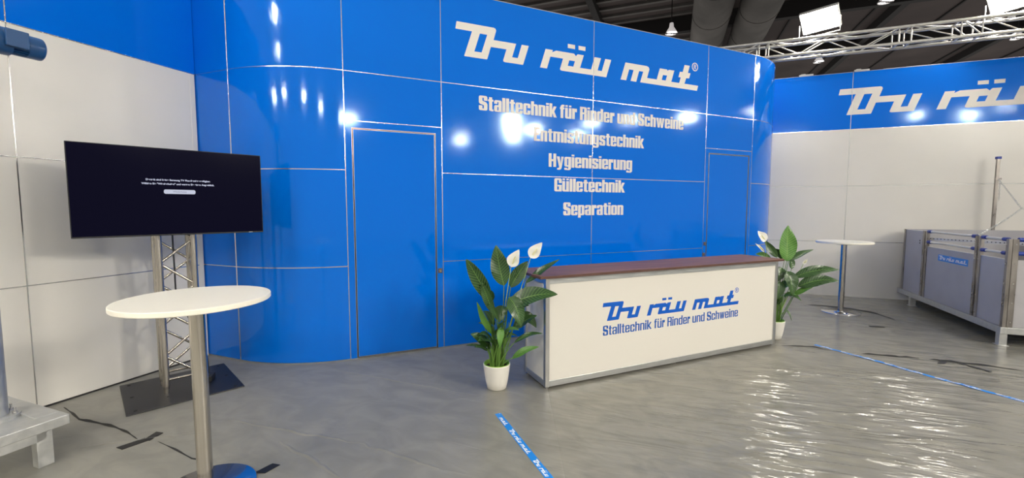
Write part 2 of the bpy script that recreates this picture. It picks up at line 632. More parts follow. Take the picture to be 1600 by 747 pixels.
b_ = MB()
quad_bar(b_, RF, 3.35, 4.15, H4, H4 + .012, -.05, -.03)
b_.build('top_profile', 'alu_rail', wr)
for s_a in (2.10, 2.93):
    b_ = MB()
    quad_bar(b_, RF, s_a, s_a + .22, H4, H4 + .03, -.055, -.01)
    quad_bar(b_, RF, s_a + .03, s_a + .10, H4 + .03, H4 + .045, -.05, -.02)
    b_.build('top_bracket', 'alu_rail', wr)


# back wall: plan line = flat half metre, quarter curve, flat front, curve, flat half metre
def arc_pts(p, d0, turn, rad, n):
    """points along an arc starting at p heading d0 (degrees), turning by turn degrees (left positive)"""
    out = []
    sgn = 1 if turn > 0 else -1
    cx = Vector((p[0] - math.sin(R(d0)) * rad * sgn, p[1] + math.cos(R(d0)) * rad * sgn))
    for i in range(n + 1):
        a = R(d0) + R(turn) * i / n
        out.append(Vector((cx.x + math.sin(a) * rad * sgn, cx.y - math.cos(a) * rad * sgn)))
    return out


ps0 = BF(.25, 0)
back = [Vector((ps0.x, ps0.y))]
lc = arc_pts((ps0.x, ps0.y), 24.0 + 180, 45.5 * -1, 1.487, 24)       # walk left from the flat front
lc_end = lc[-1]
dl = Vector((math.cos(R(180 + 24 - 45.5)), math.sin(R(180 + 24 - 45.5))))
left_end = lc_end + dl * .52
ps1 = BF(6.302, 0)
rc = arc_pts((ps1.x, ps1.y), 24.0, 45.5, 1.487, 24)
dr = Vector((math.cos(R(69.5)), math.sin(R(69.5))))
right_end = rc[-1] + dr * .50


def sweep(pts, z0, z1, out=0.0, thick=.05, smooth=True):
    """vertical sheet following plan points; out = offset towards the room (room is on the right of travel)"""
    b = MB()
    nrm = []
    for i in range(len(pts)):
        d = (pts[min(i + 1, len(pts) - 1)] - pts[max(i - 1, 0)]).normalized()
        nrm.append(Vector((d.y, -d.x)))
    fr_, bk = [], []
    for p, n_ in zip(pts, nrm):
        q = p + n_ * out
        k = p - n_ * thick
        fr_.append([(q.x, q.y, z0), (q.x, q.y, z1)])
        bk.append([(k.x, k.y, z0), (k.x, k.y, z1)])
    b.grid(fr_, smooth)
    b.grid(bk, smooth)
    b.grid([[a[1], c[1]] for a, c in zip(fr_, bk)], False)
    b.grid([[a[0], c[0]] for a, c in zip(fr_, bk)], False)
    for k in (0, -1):
        b.add([fr_[k][0], fr_[k][1], bk[k][1], bk[k][0]], [(0, 1, 2, 3)])
    return b


left_line = list(reversed(lc))                  # from the flat side panel to the front
D1S, D2S = (.318, 1.192), (5.365, 6.243)        # door openings along the wall
DTOP = 2.432
b_ = MB()
for s0, s1, z0, z1 in ((.25, D1S[0], 0, H4), (D1S[0], D1S[1], DTOP, H4), (D1S[1], D2S[0], 0, H4), (D2S[0], D2S[1], DTOP, H4), (D2S[1], 6.302, 0, H4)):
    quad_bar(b_, BF, s0, s1, z0, z1, -.05, 0)
wb = structure(b_.build('wall_back', 'blue'), 'glossy blue back wall with white lettering')
sweep(left_line, 0, H4).build('curved_panel', 'blue_plain', wb, fix=False, label='curved blue panel at the left end of the wall')
sweep(rc, 0, H4).build('curved_panel', 'blue_plain', wb, fix=False, label='curved blue panel at the right end of the wall')
sweep([left_end, lc_end], 0, H4).build('side_panel', 'blue', wb, fix=False)
sweep([rc[-1], right_end], 0, H4).build('side_panel', 'blue', wb, fix=False)
strips(BF, [(.25, 0, H4), (1.264, 0, H4), (3.275, 0, H4), (5.294, 0, H4), (6.302, 0, H4)],
       [(1, 1.264, 5.294), (2, 1.264, 5.294), (3, .25, 6.302), (2.503, .25, 1.264), (2.503, 5.294, 6.302), (H4 - .005, .25, 6.302)], wb)
for ln in (left_line, rc, [left_end, lc_end], [rc[-1], right_end]):
    for z in (1, 2, 3, H4 - .005):
        sweep(ln, z - .0045, z + .0045, .0018, .004).build('seam_strip', 'alu_bright', wb, fix=False)
for p in (lc_end, rc[-1]):
    MB().box((p.x, p.y, H4 / 2), (.009, .009, H4)).build('seam_strip', 'alu_bright', wb)
for ln in (left_line, [left_end, lc_end]):
    sweep(ln, .0, .012, .006, .004).build('base_strip', 'alu', wb, fix=False)
b_ = MB()
for s0, s1 in ((.25, D1S[0]), (D1S[1], D2S[0]), (D2S[1], 6.302)):
    quad_bar(b_, BF, s0, s1, 0, .010, 0, .005)
b_.build('base_strip', 'alu', wb)


def door(idx, s0, s1, handles):
    b = MB()
    quad_bar(b, BF, s0 + .014, s1 - .014, .022, DTOP - .014, -.045, -.001)
    o = structure(b.build('door_%d' % idx, 'blue'), 'flush blue door in the blue wall')
    b = MB()
    for a, c, z0, z1 in ((s0 - .002, s0 + .002, .006, DTOP + .002), (s1 - .002, s1 + .002, .006, DTOP + .002), (s0, s1, DTOP - .002, DTOP + .002), (s0, s1, .004, .012)):
        quad_bar(b, BF, a, c, z0, z1, -.05, .003)
    b.build('door_frame', 'alu', o)
    b = MB()
    for a, c, z0, z1 in ((s0 + .011, s0 + .015, .02, DTOP - .011), (s1 - .015, s1 - .011, .02, DTOP - .011), (s0 + .011, s1 - .011, DTOP - .015, DTOP - .011), (s0 + .011, s1 - .011, .018, .023)):
        quad_bar(b, BF, a, c, z0, z1, -.02, .001)
    b.build('edge_strip', 'alu', o)
    b = MB()
    quad_bar(b, BF, s0, s1, .0, DTOP, -.055, -.05)
    b.build('gap_backing', 'black_gap', o)
    for s, z in handles:
        b = MB()
        quad_bar(b, BF, s - .022, s + .022, z - .026, z + .026, 0, .008)
        h_ = b.build('lock', 'brass', o, bevel=.002)
        MB().cyl(BF(s, z, .008), BF(s, z, .022), .011, 16).build('lock_barrel', 'chrome', h_)
    return o


door(1, *D1S, [(1.228, .897)])
door(2, *D2S, [(5.335, 1.065), (5.322, .90)])

# white corner post at the right end of the left wall
b_ = MB()
quad_bar(b_, LF_, 3.10, 3.146, .0, 2.995, .0, .004)
structure(b_.build('trim_1', 'white'))

# ------------------------------------------------------------------ lettering
LOGO = [
    [[(1.448, 3.684), (1.895, 3.684), (1.914, 3.676), (1.923, 3.656), (1.89, 3.547), (2.177, 3.547), (2.124, 3.385), (2.199, 3.385), (2.25, 3.547), (2.344, 3.547), (2.270, 3.322), (2.262, 3.317),
      (2.033, 3.317), (2.014, 3.322), (2.011, 3.336), (2.053, 3.465), (1.856, 3.465), (1.812, 3.324), (1.805, 3.317), (1.54, 3.317), (1.535, 3.322), (1.628, 3.602), (1.437, 3.602), (1.434, 3.606)],
     [(1.723, 3.593), (1.812, 3.593), (1.742, 3.385), (1.654, 3.385)]],
    [[(2.573, 3.547), (2.674, 3.547), (2.665, 3.52), (2.722, 3.547), (2.978, 3.547), (3.008, 3.520), (3.032, 3.547), (3.124, 3.547), (3.070, 3.385), (3.238, 3.385), (3.290, 3.547), (3.389, 3.547),
      (3.337, 3.387), (3.404, 3.387), (3.456, 3.547), (3.550, 3.547), (3.475, 3.317), (2.803, 3.317), (2.784, 3.322), (2.778, 3.336), (2.820, 3.465), (2.640, 3.465), (2.593, 3.317), (2.497, 3.317)],
     [(2.911, 3.457), (2.994, 3.457), (2.971, 3.387), (2.888, 3.387)]],
    [[(2.888, 3.654), (2.993, 3.654), (2.993, 3.604), (2.888, 3.604)]],
    [[(3.044, 3.654), (3.149, 3.654), (3.146, 3.604), (3.045, 3.604)]],
    [[(3.783, 3.547), (4.140, 3.547), (4.175, 3.538), (4.192, 3.512), (4.153, 3.388), (4.325, 3.388), (4.376, 3.547), (4.505, 3.547), (4.520, 3.531), (4.540, 3.547), (4.640, 3.549), (4.589, 3.388),
      (4.738, 3.388), (4.765, 3.470), (4.722, 3.470), (4.745, 3.547), (4.798, 3.549), (4.831, 3.652), (4.929, 3.652), (4.898, 3.549), (4.948, 3.549), (4.923, 3.474), (4.868, 3.472), (4.837, 3.390),
      (5.104, 3.390), (5.083, 3.317), (4.037, 3.317), (4.085, 3.465), (4.015, 3.465), (3.968, 3.317), (3.874, 3.317), (3.921, 3.465), (3.846, 3.465), (3.799, 3.317), (3.707, 3.317)],
     [(4.436, 3.465), (4.510, 3.465), (4.486, 3.393), (4.413, 3.393)]],
]


def logo(fr, s, z, kx, kz, m, parent, depth=.001, name='logo_lettering', ring=True, label=None, dots=True):
    b = MB()
    for loops in LOGO:
        b.prism([[((x - 1.44) * kx, (y - 3.317) * kz) for x, y in lp] for lp in loops], lambda x, y, w: fr(s + x, z + y, w), depth)
    if ring:
        cx, cy = (5.032 - 1.44) * kx, (3.650 - 3.317) * kz
        ro, ri = .060, .047
        lo = [(cx + ro * kx * math.cos(2 * PI * i / 28), cy + ro * kz * math.sin(2 * PI * i / 28)) for i in range(28)]
        li = [(cx + ri * kx * math.cos(2 * PI * i / 28), cy + ri * kz * math.sin(2 * PI * i / 28)) for i in range(28)]
        b.prism([lo, li], lambda x, y, w: fr(s + x, z + y, w), depth)
        for k, (pts) in enumerate(([(-.022, -.032), (-.010, -.032), (-.010, .032), (-.022, .032)],
                                   [(-.012, .022), (.012, .022), (.012, .032), (-.012, .032)],
                                   [(-.012, -.003), (.012, -.003), (.012, .007), (-.012, .007)],
                                   [(.010, .001), (.021, .004), (.021, .028), (.010, .030)],
                                   [(-.002, -.002), (.009, -.002), (.024, -.032), (.012, -.032)])):
            b.prism([[(cx + x * kx, cy + y * kz) for x, y in pts]], lambda x, y, w: fr(s + x, z + y, w), depth, lift=.00012 * (k + 1))
    return b.build(name, m, parent, label=label)


def rr(x0, y0, x1, y1, tl=0, tr=0, br=0, bl=0):
    out = []
    for cx, cy, r_, a0 in ((x1 - br, y0 + br, br, -90), (x1 - tr, y1 - tr, tr, 0), (x0 + tl, y1 - tl, tl, 90), (x0 + bl, y0 + bl, bl, 180)):
        if r_ <= 0:
            out.append((cx, cy))
        else:
            for i in range(6):
                a = R(a0 + 90 * i / 5)
                out.append((cx + r_ * math.cos(a), cy + r_ * math.sin(a)))
    return out


def glyph(ch, w, c, b, X):
    """condensed heavy grotesque letter as overlapping pieces; returns pieces and width"""
    n = 2 * w + c
    r = .11
    i0, i1 = .5 * w, n - .5 * w
    top = lambda h, t=b: rr(i0, h - t, i1, h)
    low = lambda t=b, z=0: rr(i0, z, i1, z + t)
    if ch == 'l':
        return [rr(0, 0, w, 1)], w
    if ch == 'i':
        return [rr(0, 0, w, X), rr(0, X + .07, w, 1)], w
    if ch == 'n':
        return [rr(0, 0, w, X), top(X), rr(n - w, 0, n, X, tr=r)], n
    if ch == 'h':
        return [rr(0, 0, w, 1), top(X), rr(n - w, 0, n, X, tr=r)], n
    if ch == 'm':
        q = w + c
        return [rr(0, 0, w, X), rr(i0, X - b, q + w / 2, X), rr(q, 0, q + w, X), rr(q + w / 2, X - b, 2 * q + w / 2, X), rr(2 * q, 0, 2 * q + w, X, tr=r)], 2 * q + w
    if ch in 'uü':
        p = [rr(0, 0, w, X, bl=r), low(), rr(n - w, 0, n, X)]
        if ch == 'ü':
            p += [rr(.02, X + .07, .02 + w * .85, 1), rr(n - .02 - w * .85, X + .07, n - .02, 1)]
        return p, n
    if ch == 'r':
        return [rr(0, 0, w, X), rr(i0, X - .24, w + .15, X - .02), rr(w, X - .25, w + .16, X)], w + .16
    if ch == 'o':
        return [rr(0, 0, w, X, tl=r, bl=r), top(X), low(), rr(n - w, 0, n, X, tr=r, br=r)], n
    if ch == 'c':
        return [rr(0, 0, w, X, tl=r, bl=r), top(X), low(), rr(n - w, X * .60, n, X, tr=r), rr(n - w, 0, n, X * .38, br=r)], n
    if ch == 'e':
        return [rr(0, 0, w, X, tl=r, bl=r), top(X, b * .9), low(b * .9), rr(n - w, X * .44, n, X, tr=r), rr(i0, X * .42, n, X * .55), rr(n - w, 0, n, X * .31, br=r)], n
    if ch == 'a':
        return [rr(n - w, 0, n, X, tr=r), top(X, b * .9), rr(0, X * .68, w, X, tl=r), rr(0, 0, w, X * .57, tl=r, bl=r), rr(i0, X * .57 - b * .9, i1, X * .57), low(b * .7)], n
    if ch in 'sS':
        h_ = X if ch == 's' else 1
        k = 1 if ch == 's' else 1.12
        w, n = w * k, n * k
        i0, i1 = .5 * w, n - .5 * w
        return [rr(0, h_ * .52, w, h_, tl=r), rr(i0, h_ - b, i1, h_), rr(n - w, h_ * .68, n, h_, tr=r),
                [(0, h_ * .56), (w * .3, h_ * .44), (n - w, h_ * .36), (n, h_ * .42), (n - w * .3, h_ * .56), (w, h_ * .66)],
                rr(n - w, 0, n, h_ * .46, br=r), rr(i0, 0, i1, b), rr(0, 0, w, h_ * .33, bl=r)], n
    if ch == 't':
        return [rr(.06, .03, .06 + w, .95, bl=.03), rr(0, X - b, w + .14, X), rr(.06 + w / 2, 0, w + .14, b * .95)], w + .14
    if ch == 'f':
        return [rr(.05, 0, .05 + w, .97, tl=r), rr(0, X - b, w + .13, X), rr(.05 + w / 2, 1 - b, w + .14, 1)], w + .14
    if ch == 'k':
        return [rr(0, 0, w, 1), [(w * .9, X * .32), (w * 1.5, X * .42), (n + .03, X), (n - w + .02, X), (w * .9, X * .56)],
                [(w * 1.05, X * .46), (n + .05, 0), (n - w + .04, 0), (w * .95, X * .40), (w * 1.0, X * .55), (w * 1.6, X * .62)][:1] + [(w * 1.55, X * .62), (n + .05, 0), (n - w + .03, 0), (w * 1.0, X * .44)]], n + .04
    if ch == 'd':
        return [rr(n - w, 0, n, 1), rr(0, 0, w, X, tl=r, bl=r), top(X), low()], n
    if ch == 'p':
        return [rr(0, -.19, w, X), top(X), low(), rr(n - w, 0, n, X, tr=r, br=r)], n
    if ch == 'g':
        return [rr(0, .06, w, X, tl=r, bl=r), top(X), low(b * .85, .06), rr(n - w, -.17, n, X, br=r), rr(w * .5, -.2, n - w * .5, -.2 + b * .8), rr(0, -.2, w, -.03, bl=.06)], n
    if ch == 'y':
        n2 = n + .02
        return [[(0, X), (w, X), (n2 * .5 + .03, X * .30), (n2 - w * .9, X), (n2, X), (n2 * .68, -.06), (n2 * .58, -.16), (n2 * .42, -.2), (.03, -.2), (.03, -.2 + b), (n2 * .30, -.07), (n2 * .34, .03)]], n2
    if ch == 'w':
        a = .86 * w + c * .25
        return [[(0, X), (w, X), (a * 1.25, X * .28), (a * 1.5, X), (a * 2.45, X), (a * 2.7, X * .28), (a * 3.95 - w, X), (a * 3.95, X), (a * 3.2, 0), (a * 2.3, 0), (a * 1.975, X * .55), (a * 1.65, 0), (a * .75, 0)]], a * 3.95
    if ch == 'R':
        n = n * 1.08
        return [rr(0, 0, w, 1), rr(i0, 1 - b, n - w * .5, 1), rr(n - w, .52, n, 1, tr=r, br=.07), rr(i0, .46, n - w * .45, .46 + b), rr(n - w, 0, n, .53, tr=.07)], n
    if ch == 'E':
        return [rr(0, 0, w, 1), rr(i0, 1 - b * 1.1, w + .22, 1), rr(i0, .44, w + .19, .44 + b * 1.1), rr(i0, 0, w + .22, b * 1.1)], w + .22
    if ch == 'H':
        n = n * 1.1
        return [rr(0, 0, w, 1), rr(n - w, 0, n, 1), rr(i0, .42, n - w * .5, .42 + b * 1.2)], n
    if ch == 'G':
        n = n * 1.08
        return [rr(0, 0, w, 1, tl=r, bl=r), rr(i0, 1 - b, n - w * .5, 1), rr(i0, 0, n - w * .5, b), rr(n - w, .64, n, 1, tr=r), rr(n - w, 0, n, .50), rr(w + c * .45, .38, n - w * .5, .50)], n
    raise KeyError(ch)


def lettering(txt, fr, s0, s1, z, hgt, m, parent, name, w=.20, c=.085, b=.13, X=.80, gap=.05, space=.20, depth=.001):
    x = 0
    pieces = []
    for ch in txt:
        if ch == ' ':
            x += space
            continue
        ps, wd = glyph(ch, w, c, b, X)
        for k, p in enumerate(ps):
            pieces.append(([(x + a, q) for a, q in p], k))
        x += wd + gap
    x -= gap
    kx = (s1 - s0) / x
    mb_ = MB()
    for p, k in pieces:
        mb_.prism([[(s0 + a * kx, z + q * hgt) for a, q in p]], fr, depth, lift=.00012 * k)
    return mb_.build(name, m, parent)


logo(BF, 1.44, 3.317, 1, 1, 'white_vinyl', wb, .0012, label='large white logo lettering across the blue wall')
for txt, s0, s1, z in (('Stalltechnik für Rinder und Schweine', 1.705, 4.839, 2.736), ('Entmistungstechnik', 2.418, 4.123, 2.431), ('Hygienisierung', 2.625, 3.926, 2.124),
                       ('Gülletechnik', 2.708, 3.808, 1.818), ('Separation', 2.842, 3.789, 1.514)):
    lettering(txt, BF, s0, s1, z, .165, 'white_vinyl', wb, 'text_lettering', depth=.003)
logo(RF, 2.722, 3.254, 1.296, 1.243, 'white_vinyl', wr, .0012, label='white logo lettering on the blue band of the right wall')

# ------------------------------------------------------------------ hall ceiling (only the part the photograph can see lies over the far side)
HD = Vector((math.cos(R(69.5)), math.sin(R(69.5)), 0))       # along the hall
HC = Vector((HD.y, -HD.x, 0))                                  # across the hall


def hall(a, c, z):
    p = HD * a + HC * c
    return Vector((p.x, p.y, z))


CZ = 10.6
b_ = MB()
b_.add([hall(11, -28, CZ), hall(60, -28, CZ), hall(60, 40, CZ), hall(11, 40, CZ), hall(11, -28, CZ + .2), hall(60, -28, CZ + .2), hall(60, 40, CZ + .2), hall(11, 40, CZ + .2)],
       [(0, 1, 2, 3), (4, 7, 6, 5), (0, 4, 5, 1), (1, 5, 6, 2), (2, 6, 7, 3), (3, 7, 4, 0)])
ceil = structure(b_.build('ceiling', 'ceil'), 'dark hall ceiling')
b_ = MB()
for k in range(44):
    a = 11.5 + k * .8
    p, q = hall(a, -27, CZ - .05), hall(a, 2.2, CZ - .05)
    b_.box((p + q) / 2, (.16, (q - p).length, .12), Matrix.Rotation(R(69.5), 3, 'Z'))
b_.build('roof_joists', 'duct', ceil)
b_ = MB()
for a in (16.5, 22.5, 28.5, 36):
    p, q = hall(a, -27, CZ - .35), hall(a, 39, CZ - .35)
    b_.box((p + q) / 2, (.30, (q - p).length, .7), Matrix.Rotation(R(69.5), 3, 'Z'))
for c in (-10, -3.5, 9, 15.5, 22):
    p, q = hall(11, c, CZ - .2), hall(58, c, CZ - .2)
    b_.box((p + q) / 2, ((q - p).length, .28, .4), Matrix.Rotation(R(69.5), 3, 'Z'))
b_.build('roof_beams', 'beam', ceil)
b_ = MB()
for c in range(8):
    for a0, a1 in ((17, 22), (23, 28), (29, 35.5)):
        cc = 5.0 + c * 3.3
        p, q = hall(a0, cc, CZ - .04), hall(a1, cc, CZ - .04)
        b_.box((p + q) / 2, ((q - p).length, .07, .08), Matrix.Rotation(R(69.5), 3, 'Z'))
b_.build('ceiling_channels', 'beam', ceil)
for i, (cc, lab) in enumerate(((1.15, 'left of two fat grey air ducts under the dark hall ceiling'), (2.70, 'right of two fat grey air ducts under the dark hall ceiling'))):
    b_ = MB()
    b_.cyl(hall(9.5, cc, 8.75), hall(40, cc, 8.75), .66, 36)
    d_ = tag(b_.build('air_duct', 'duct'), lab, 'air duct', 'air ducts under the hall ceiling')
    for k in range(12):
        a = 10.5 + k * 2.4
        MB().cyl(hall(a, cc, 8.75), hall(a + .06, cc, 8.75), .675, 36).build('joint_band', 'duct', d_)
    for k in range(6):
        a = 11.7 + k * 4.8
        MB().cyl(hall(a, cc, 9.3), hall(a, cc, CZ), .02, 8).build('hanger', 'beam', d_)


def high_bay(loc, label):
    t_ = thing('high_bay_lamp', label, 'ceiling lamp', loc, 0, 'high bay lamps under the hall ceiling')
    MB().lathe([(0, .40), (.07, .40), (.09, .24), (.13, .18), (.235, 0), (.225, 0), (.11, .10), (0, .10)], n=32).build('reflector', 'lamp_rim', t_)
    MB().lathe([(0, .035), (.19, .035), (.19, .03), (0, .03)], n=32).build('bulb', 'hall_lamp', t_)
    MB().cyl((0, 0, .4), (0, 0, CZ - loc[2]), .02, 8).build('suspension_rod', 'beam', t_)
    MB().bx(-.235, .235, -.04, .04, -.012, .02).build('crossbar', 'beam', t_)
    return t_


high_bay((13.45, 16.04, 9.0), 'round white high bay lamp cut by the top edge above the truss')
high_bay((15.59, 22.44, 9.0), 'round white high bay lamp just below the truss, near the blue curved corner')
high_bay((22.11, 19.38, 9.0), 'round white high bay lamp below the truss at the right edge')
high_bay((6.36, 17.7, 8.55), 'high bay lamp peeping over the top edge of the blue wall')


# ------------------------------------------------------------------ lighting truss and floodlights
def lighting_truss(name, label, p0, p1, frames, w=.24, r=.024, seg=.44):
    """square aluminium truss from p0 to p1 (centre line)"""
    p0, p1 = Vector(p0), Vector(p1)
    d = (p1 - p0).normalized()
    ln = (p1 - p0).length
    ang = math.atan2(d.y, d.x)
    t_ = thing(name, label, 'truss', p0, ang)
    k = w / 2
    for y in (-k, k):
        for z in (-k, k):
            MB().cyl((0, y, z), (ln, y, z), r, 12).build('chord', 'truss', t_)
    fr_ = sorted(frames)
    for x in fr_:
        for a, b2 in (((-k, -k), (-k, k)), ((k, -k), (k, k)), ((-k, -k), (k, -k)), ((-k, k), (k, k))):
            MB().cyl((x, a[0], a[1]), (x, b2[0], b2[1]), .011, 8).build('brace', 'truss', t_)
    for x0, x1 in zip(fr_[:-1], fr_[1:]):
        n = max(1, round((x1 - x0) / seg))
        if x1 - x0 < .2:
            continue
        st = (x1 - x0) / n
        for i in range(n):
            xa, xb = x0 + i * st, x0 + (i + 1) * st
            u, v = (-k, k) if i % 2 == 0 else (k, -k)
            for y in (-k, k):
                MB().cyl((xa, y, v), (xb, y, u), .010, 8).build('brace', 'truss', t_)
            MB().cyl((xa, v, -k), (xb, u, -k), .010, 8).build('brace', 'truss', t_)
            MB().cyl((xa, u, k), (xb, v, k), .010, 8).build('brace', 'truss', t_)
    return t_


TD, TZ = 8.62, 4.265


def ts(s, d=TD, z=TZ):
    p = RN * d + RT * s
    return (p.x, p.y, z)


lighting_truss('lighting_truss', 'silver box truss hung above the right wall, carrying floodlights', ts(.2), ts(8.9),
               [0.02, 1.10, 1.24, 3.0, 3.15, 3.74, 3.98, 5.7, 5.85, 8.0, 8.68])


def side(n_, s_=8.9, z=TZ):
    p = RN * n_ + RT * s_
    return (p.x, p.y, z)


lighting_truss('lighting_truss', 'silver box truss on the right side of the stand, outside the picture', side(8.2), side(-3.4), [.02, 3, 6, 9, 11.5])
lighting_truss('lighting_truss', 'silver box truss along the open front of the stand, outside the picture', (9.8, -6.5, TZ), (-9.6, -1.2, TZ), [.02, 4, 8, 12, 16, 20])
lighting_truss('lighting_truss', 'silver box truss above the white left wall, outside the picture', tuple(LF_(-1.6, TZ, .52)), tuple(LF_(2.1, TZ, .52)), [.02, 2, 3.6])


def flood_proto():
    t_ = thing('floodlight', '', 'floodlight', (0, 0, 0))
    b = MB()
    b.bx(-.27, .27, 0.004, .07, -.19, .19)
    b.build('housing', 'lamp_body', t_, bevel=.012)
    b = MB()
    for i in range(9):
        x = -.22 + i * .055
        b.bx(x - .004, x + .004, .07, .11, -.15, .15)
    b.build('cooling_fins', 'lamp_body', t_)
    b = MB()
    b.bx(-.25, .25, -.004, .004, -.17, .17)
    b.build('lens', 'lamp', t_)
    b = MB()
    b.tube([(-.285, 0, 0), (-.285, 0, -.235), (.285, 0, -.235), (.285, 0, 0)], .010, 8)
    yk = b.build('yoke', 'lamp_body', t_)
    MB().bx(-.03, .03, -.03, .03, -.285, -.225).build('clamp', 'lamp_body', yk)
    return t_


fl = flood_proto()
AIM = Vector((1.2, 4.0, -.5))
floods = [
    (ts(2.18, 8.62, 4.68), 'glaring LED floodlight clamped on the truss above the blue curved corner', True),
    (ts(4.55, 8.62, 4.66), 'glaring LED floodlight on the truss, cut by the top right corner', True),
]
hidden = [(11.23, 5.29, 4.62), side(6.9, 8.65, 4.62), (10.85, 3.33, 4.62), (9.76, 1.81, 4.62), (9.36, .56, 4.62), (9.19, -1.9, 4.62), (8.39, -2.33, 4.62),
          (8.8, -5.72, 4.62), (10.36, -3.99, 4.62), (7.09, -1.16, 4.62), (11.0, -1.1, 4.62), (3.43, -5.39, 4.62), (2.7, -5.5, 4.66), (-.65, -4.8, 4.66), (-2.9, -3.9, 4.66), (-5.3, -3.2, 4.66), (-6.7, -3.0, 4.66),
          (-7.6, -2.5, 4.66), (-9.2, -1.6, 4.66), (-4.41, .21, 4.66), (-3.69, 1.82, 4.66)]


def aim_flood(o, loc):
    o.location = loc
    d = (Vector((-3.0, 3.4, -.5)) if loc[1] < -1 else AIM) - Vector(loc)
    yaw = math.atan2(d.y, d.x) + PI / 2          # lens looks along local -y
    tilt = math.atan2(-d.z, math.hypot(d.x, d.y))
    o.rotation_euler = (tilt, 0, yaw)
    for c_ in o.children:
        if c_.name.startswith('yoke'):
            c_.rotation_euler = (-tilt, 0, 0)        # the yoke stands upright on its truss


first = True
for loc, lab, vis in floods:
    o = fl if first else copy_tree(fl)
    first = False
    o['label'] = lab
    o['group'] = 'floodlights on the truss'
    aim_flood(o, loc)
for loc in hidden:
    o = copy_tree(fl)
    if RN.dot(Vector(loc)) < 1.5 and loc[0] > -8 and loc[1] < -1 or loc in ((7.09, -1.16, 4.62), (11.0, -1.1, 4.62)):
        for c_ in list(o.children):
            if c_.name.startswith('lens'):
                c_.data = c_.data.copy()
                c_.data.materials[0] = M['lamp_far']
    b_ = MB()
    b_.bx(-.28, .28, -.36, .05, .188, .194)
    for x in (-.283, .277):
        b_.bx(x, x + .006, -.30, .05, -.05, .188)
    b_.build('added_visor', 'black_metal', o)  # unseen visor added to keep lamp light off the upper walls
    o['label'] = 'LED floodlight hung over the stand outside the picture'
    o['group'] = 'floodlights outside the picture'
    aim_flood(o, loc)

# ------------------------------------------------------------------ counter
CFR, CN, CT = plane(114.0, 3.256)
S0, S1, DEP = 1.772, 4.825, .44
cloc = CFR(S0, 0)
counter = thing('reception_counter', 'long white promotional counter with dark wood top and blue logo', 'counter', cloc, R(24))
CL = S1 - S0
# local: x along the front, y to the back, z up
b_ = MB()
for x in (0, CL):
    for y in (0, DEP):
        xx = x + (.02 if x == 0 else -.02)
        yy = y + (.02 if y == 0 else -.02)
        MB().bx(xx - .02, xx + .02, yy - .02, yy + .02, .02, .998).build('corner_post', 'alu', counter, bevel=.003)
for z0, z1, nm in ((.022, .075, 'bottom_rail'), (.945, .998, 'top_rail')):
    b_ = MB()
    b_.bx(.04, CL - .04, .004, .03, z0, z1)
    b_.bx(.04, CL - .04, DEP - .03, DEP - .004, z0, z1)
    for x in (.004, CL - .030):
        b_.bx(x, x + .026, .04, DEP - .04, z0, z1)
    b_.build(nm, 'alu_rail', counter, bevel=.002)
b_ = MB()
b_.bx(.036, CL - .036, .010, .018, .07, .95)
front = b_.build('front_panel', 'counter_white', counter)
for x in (.008, CL - .016):
    MB().bx(x, x + .008, .036, DEP - .036, .07, .95).build('side_panel', 'counter_white', counter)
MB().bx(.036, CL - .036, DEP - .018, DEP - .010, .07, .95).build('back_panel', 'white', counter)
b_ = MB()
b_.bx(-.075, CL + .03, -.045, .505, 1.0, 1.024)
top_ = b_.build('countertop', 'wood', counter, bevel=.002, label='dark brown wood countertop')
b_ = MB()
b_.bx(-.0755, CL + .0305, -.0465, -.045, 1.001, 1.023)
b_.bx(-.0765, -.075, -.045, .505, 1.001, 1.023)
b_.build('edge_band', 'wood_edge', top_)
for x in (.03, CL / 2, CL - .03):
    for y in (.03, DEP - .03):
        b_ = MB()
        b_.cyl((x, y, 0), (x, y, .008), .018, 16)
        b_.cyl((x, y, .008), (x, y, .03), .007, 10)
        b_.build('levelling_foot', 'chrome', counter)


def cfr(s, z, w=0):
    return Vector((s - S0, .010 - w, z))


logo(cfr, 2.383, .549, .4955, .475, 'blue_vinyl', front, .0008, label='blue logo lettering on the counter front')
lettering('Stalltechnik für Rinder und Schweine', cfr, 2.387, 4.192, .412, .094, 'navy_vinyl', front, 'text_lettering', w=.135, c=.17, b=.11, X=.76, gap=.075, space=.22, depth=.0008)


# ------------------------------------------------------------------ bar tables
def bar_table(label, loc, h_=1.10, rad=.36):
    t_ = thing('bar_table', label, 'table', loc, 0, 'round bar tables')
    MB().lathe([(0, h_ - .028), (rad - .004, h_ - .028), (rad, h_ - .024), (rad, h_ - .003), (rad - .003, h_), (0, h_)], n=96, smooth=False).build('tabletop', 'table_white', t_, label='round cream white tabletop')
    MB().lathe([(.045, h_ - .055), (.11, h_ - .050), (.11, h_ - .028)], n=40).build('mounting_plate', 'steel', t_)
    MB().lathe([(.0385, .012), (.0385, h_ - .03)], n=40).build('column', 'steel', t_, label='brushed steel column')
    MB().lathe([(.25, 0), (.25, .006), (.245, .010), (.05, .014), (.05, .022), (.0386, .024)], n=80).build('base_plate', 'chrome', t_, label='round polished steel base plate')
    return t_


bar_table('round white bar table in front of the television stand', (-1.748, 2.345, 0), 1.118, .362)
bar_table('round white bar table between the right plant and the grey pen', (5.08, 6.55, 0), 1.10, .36)

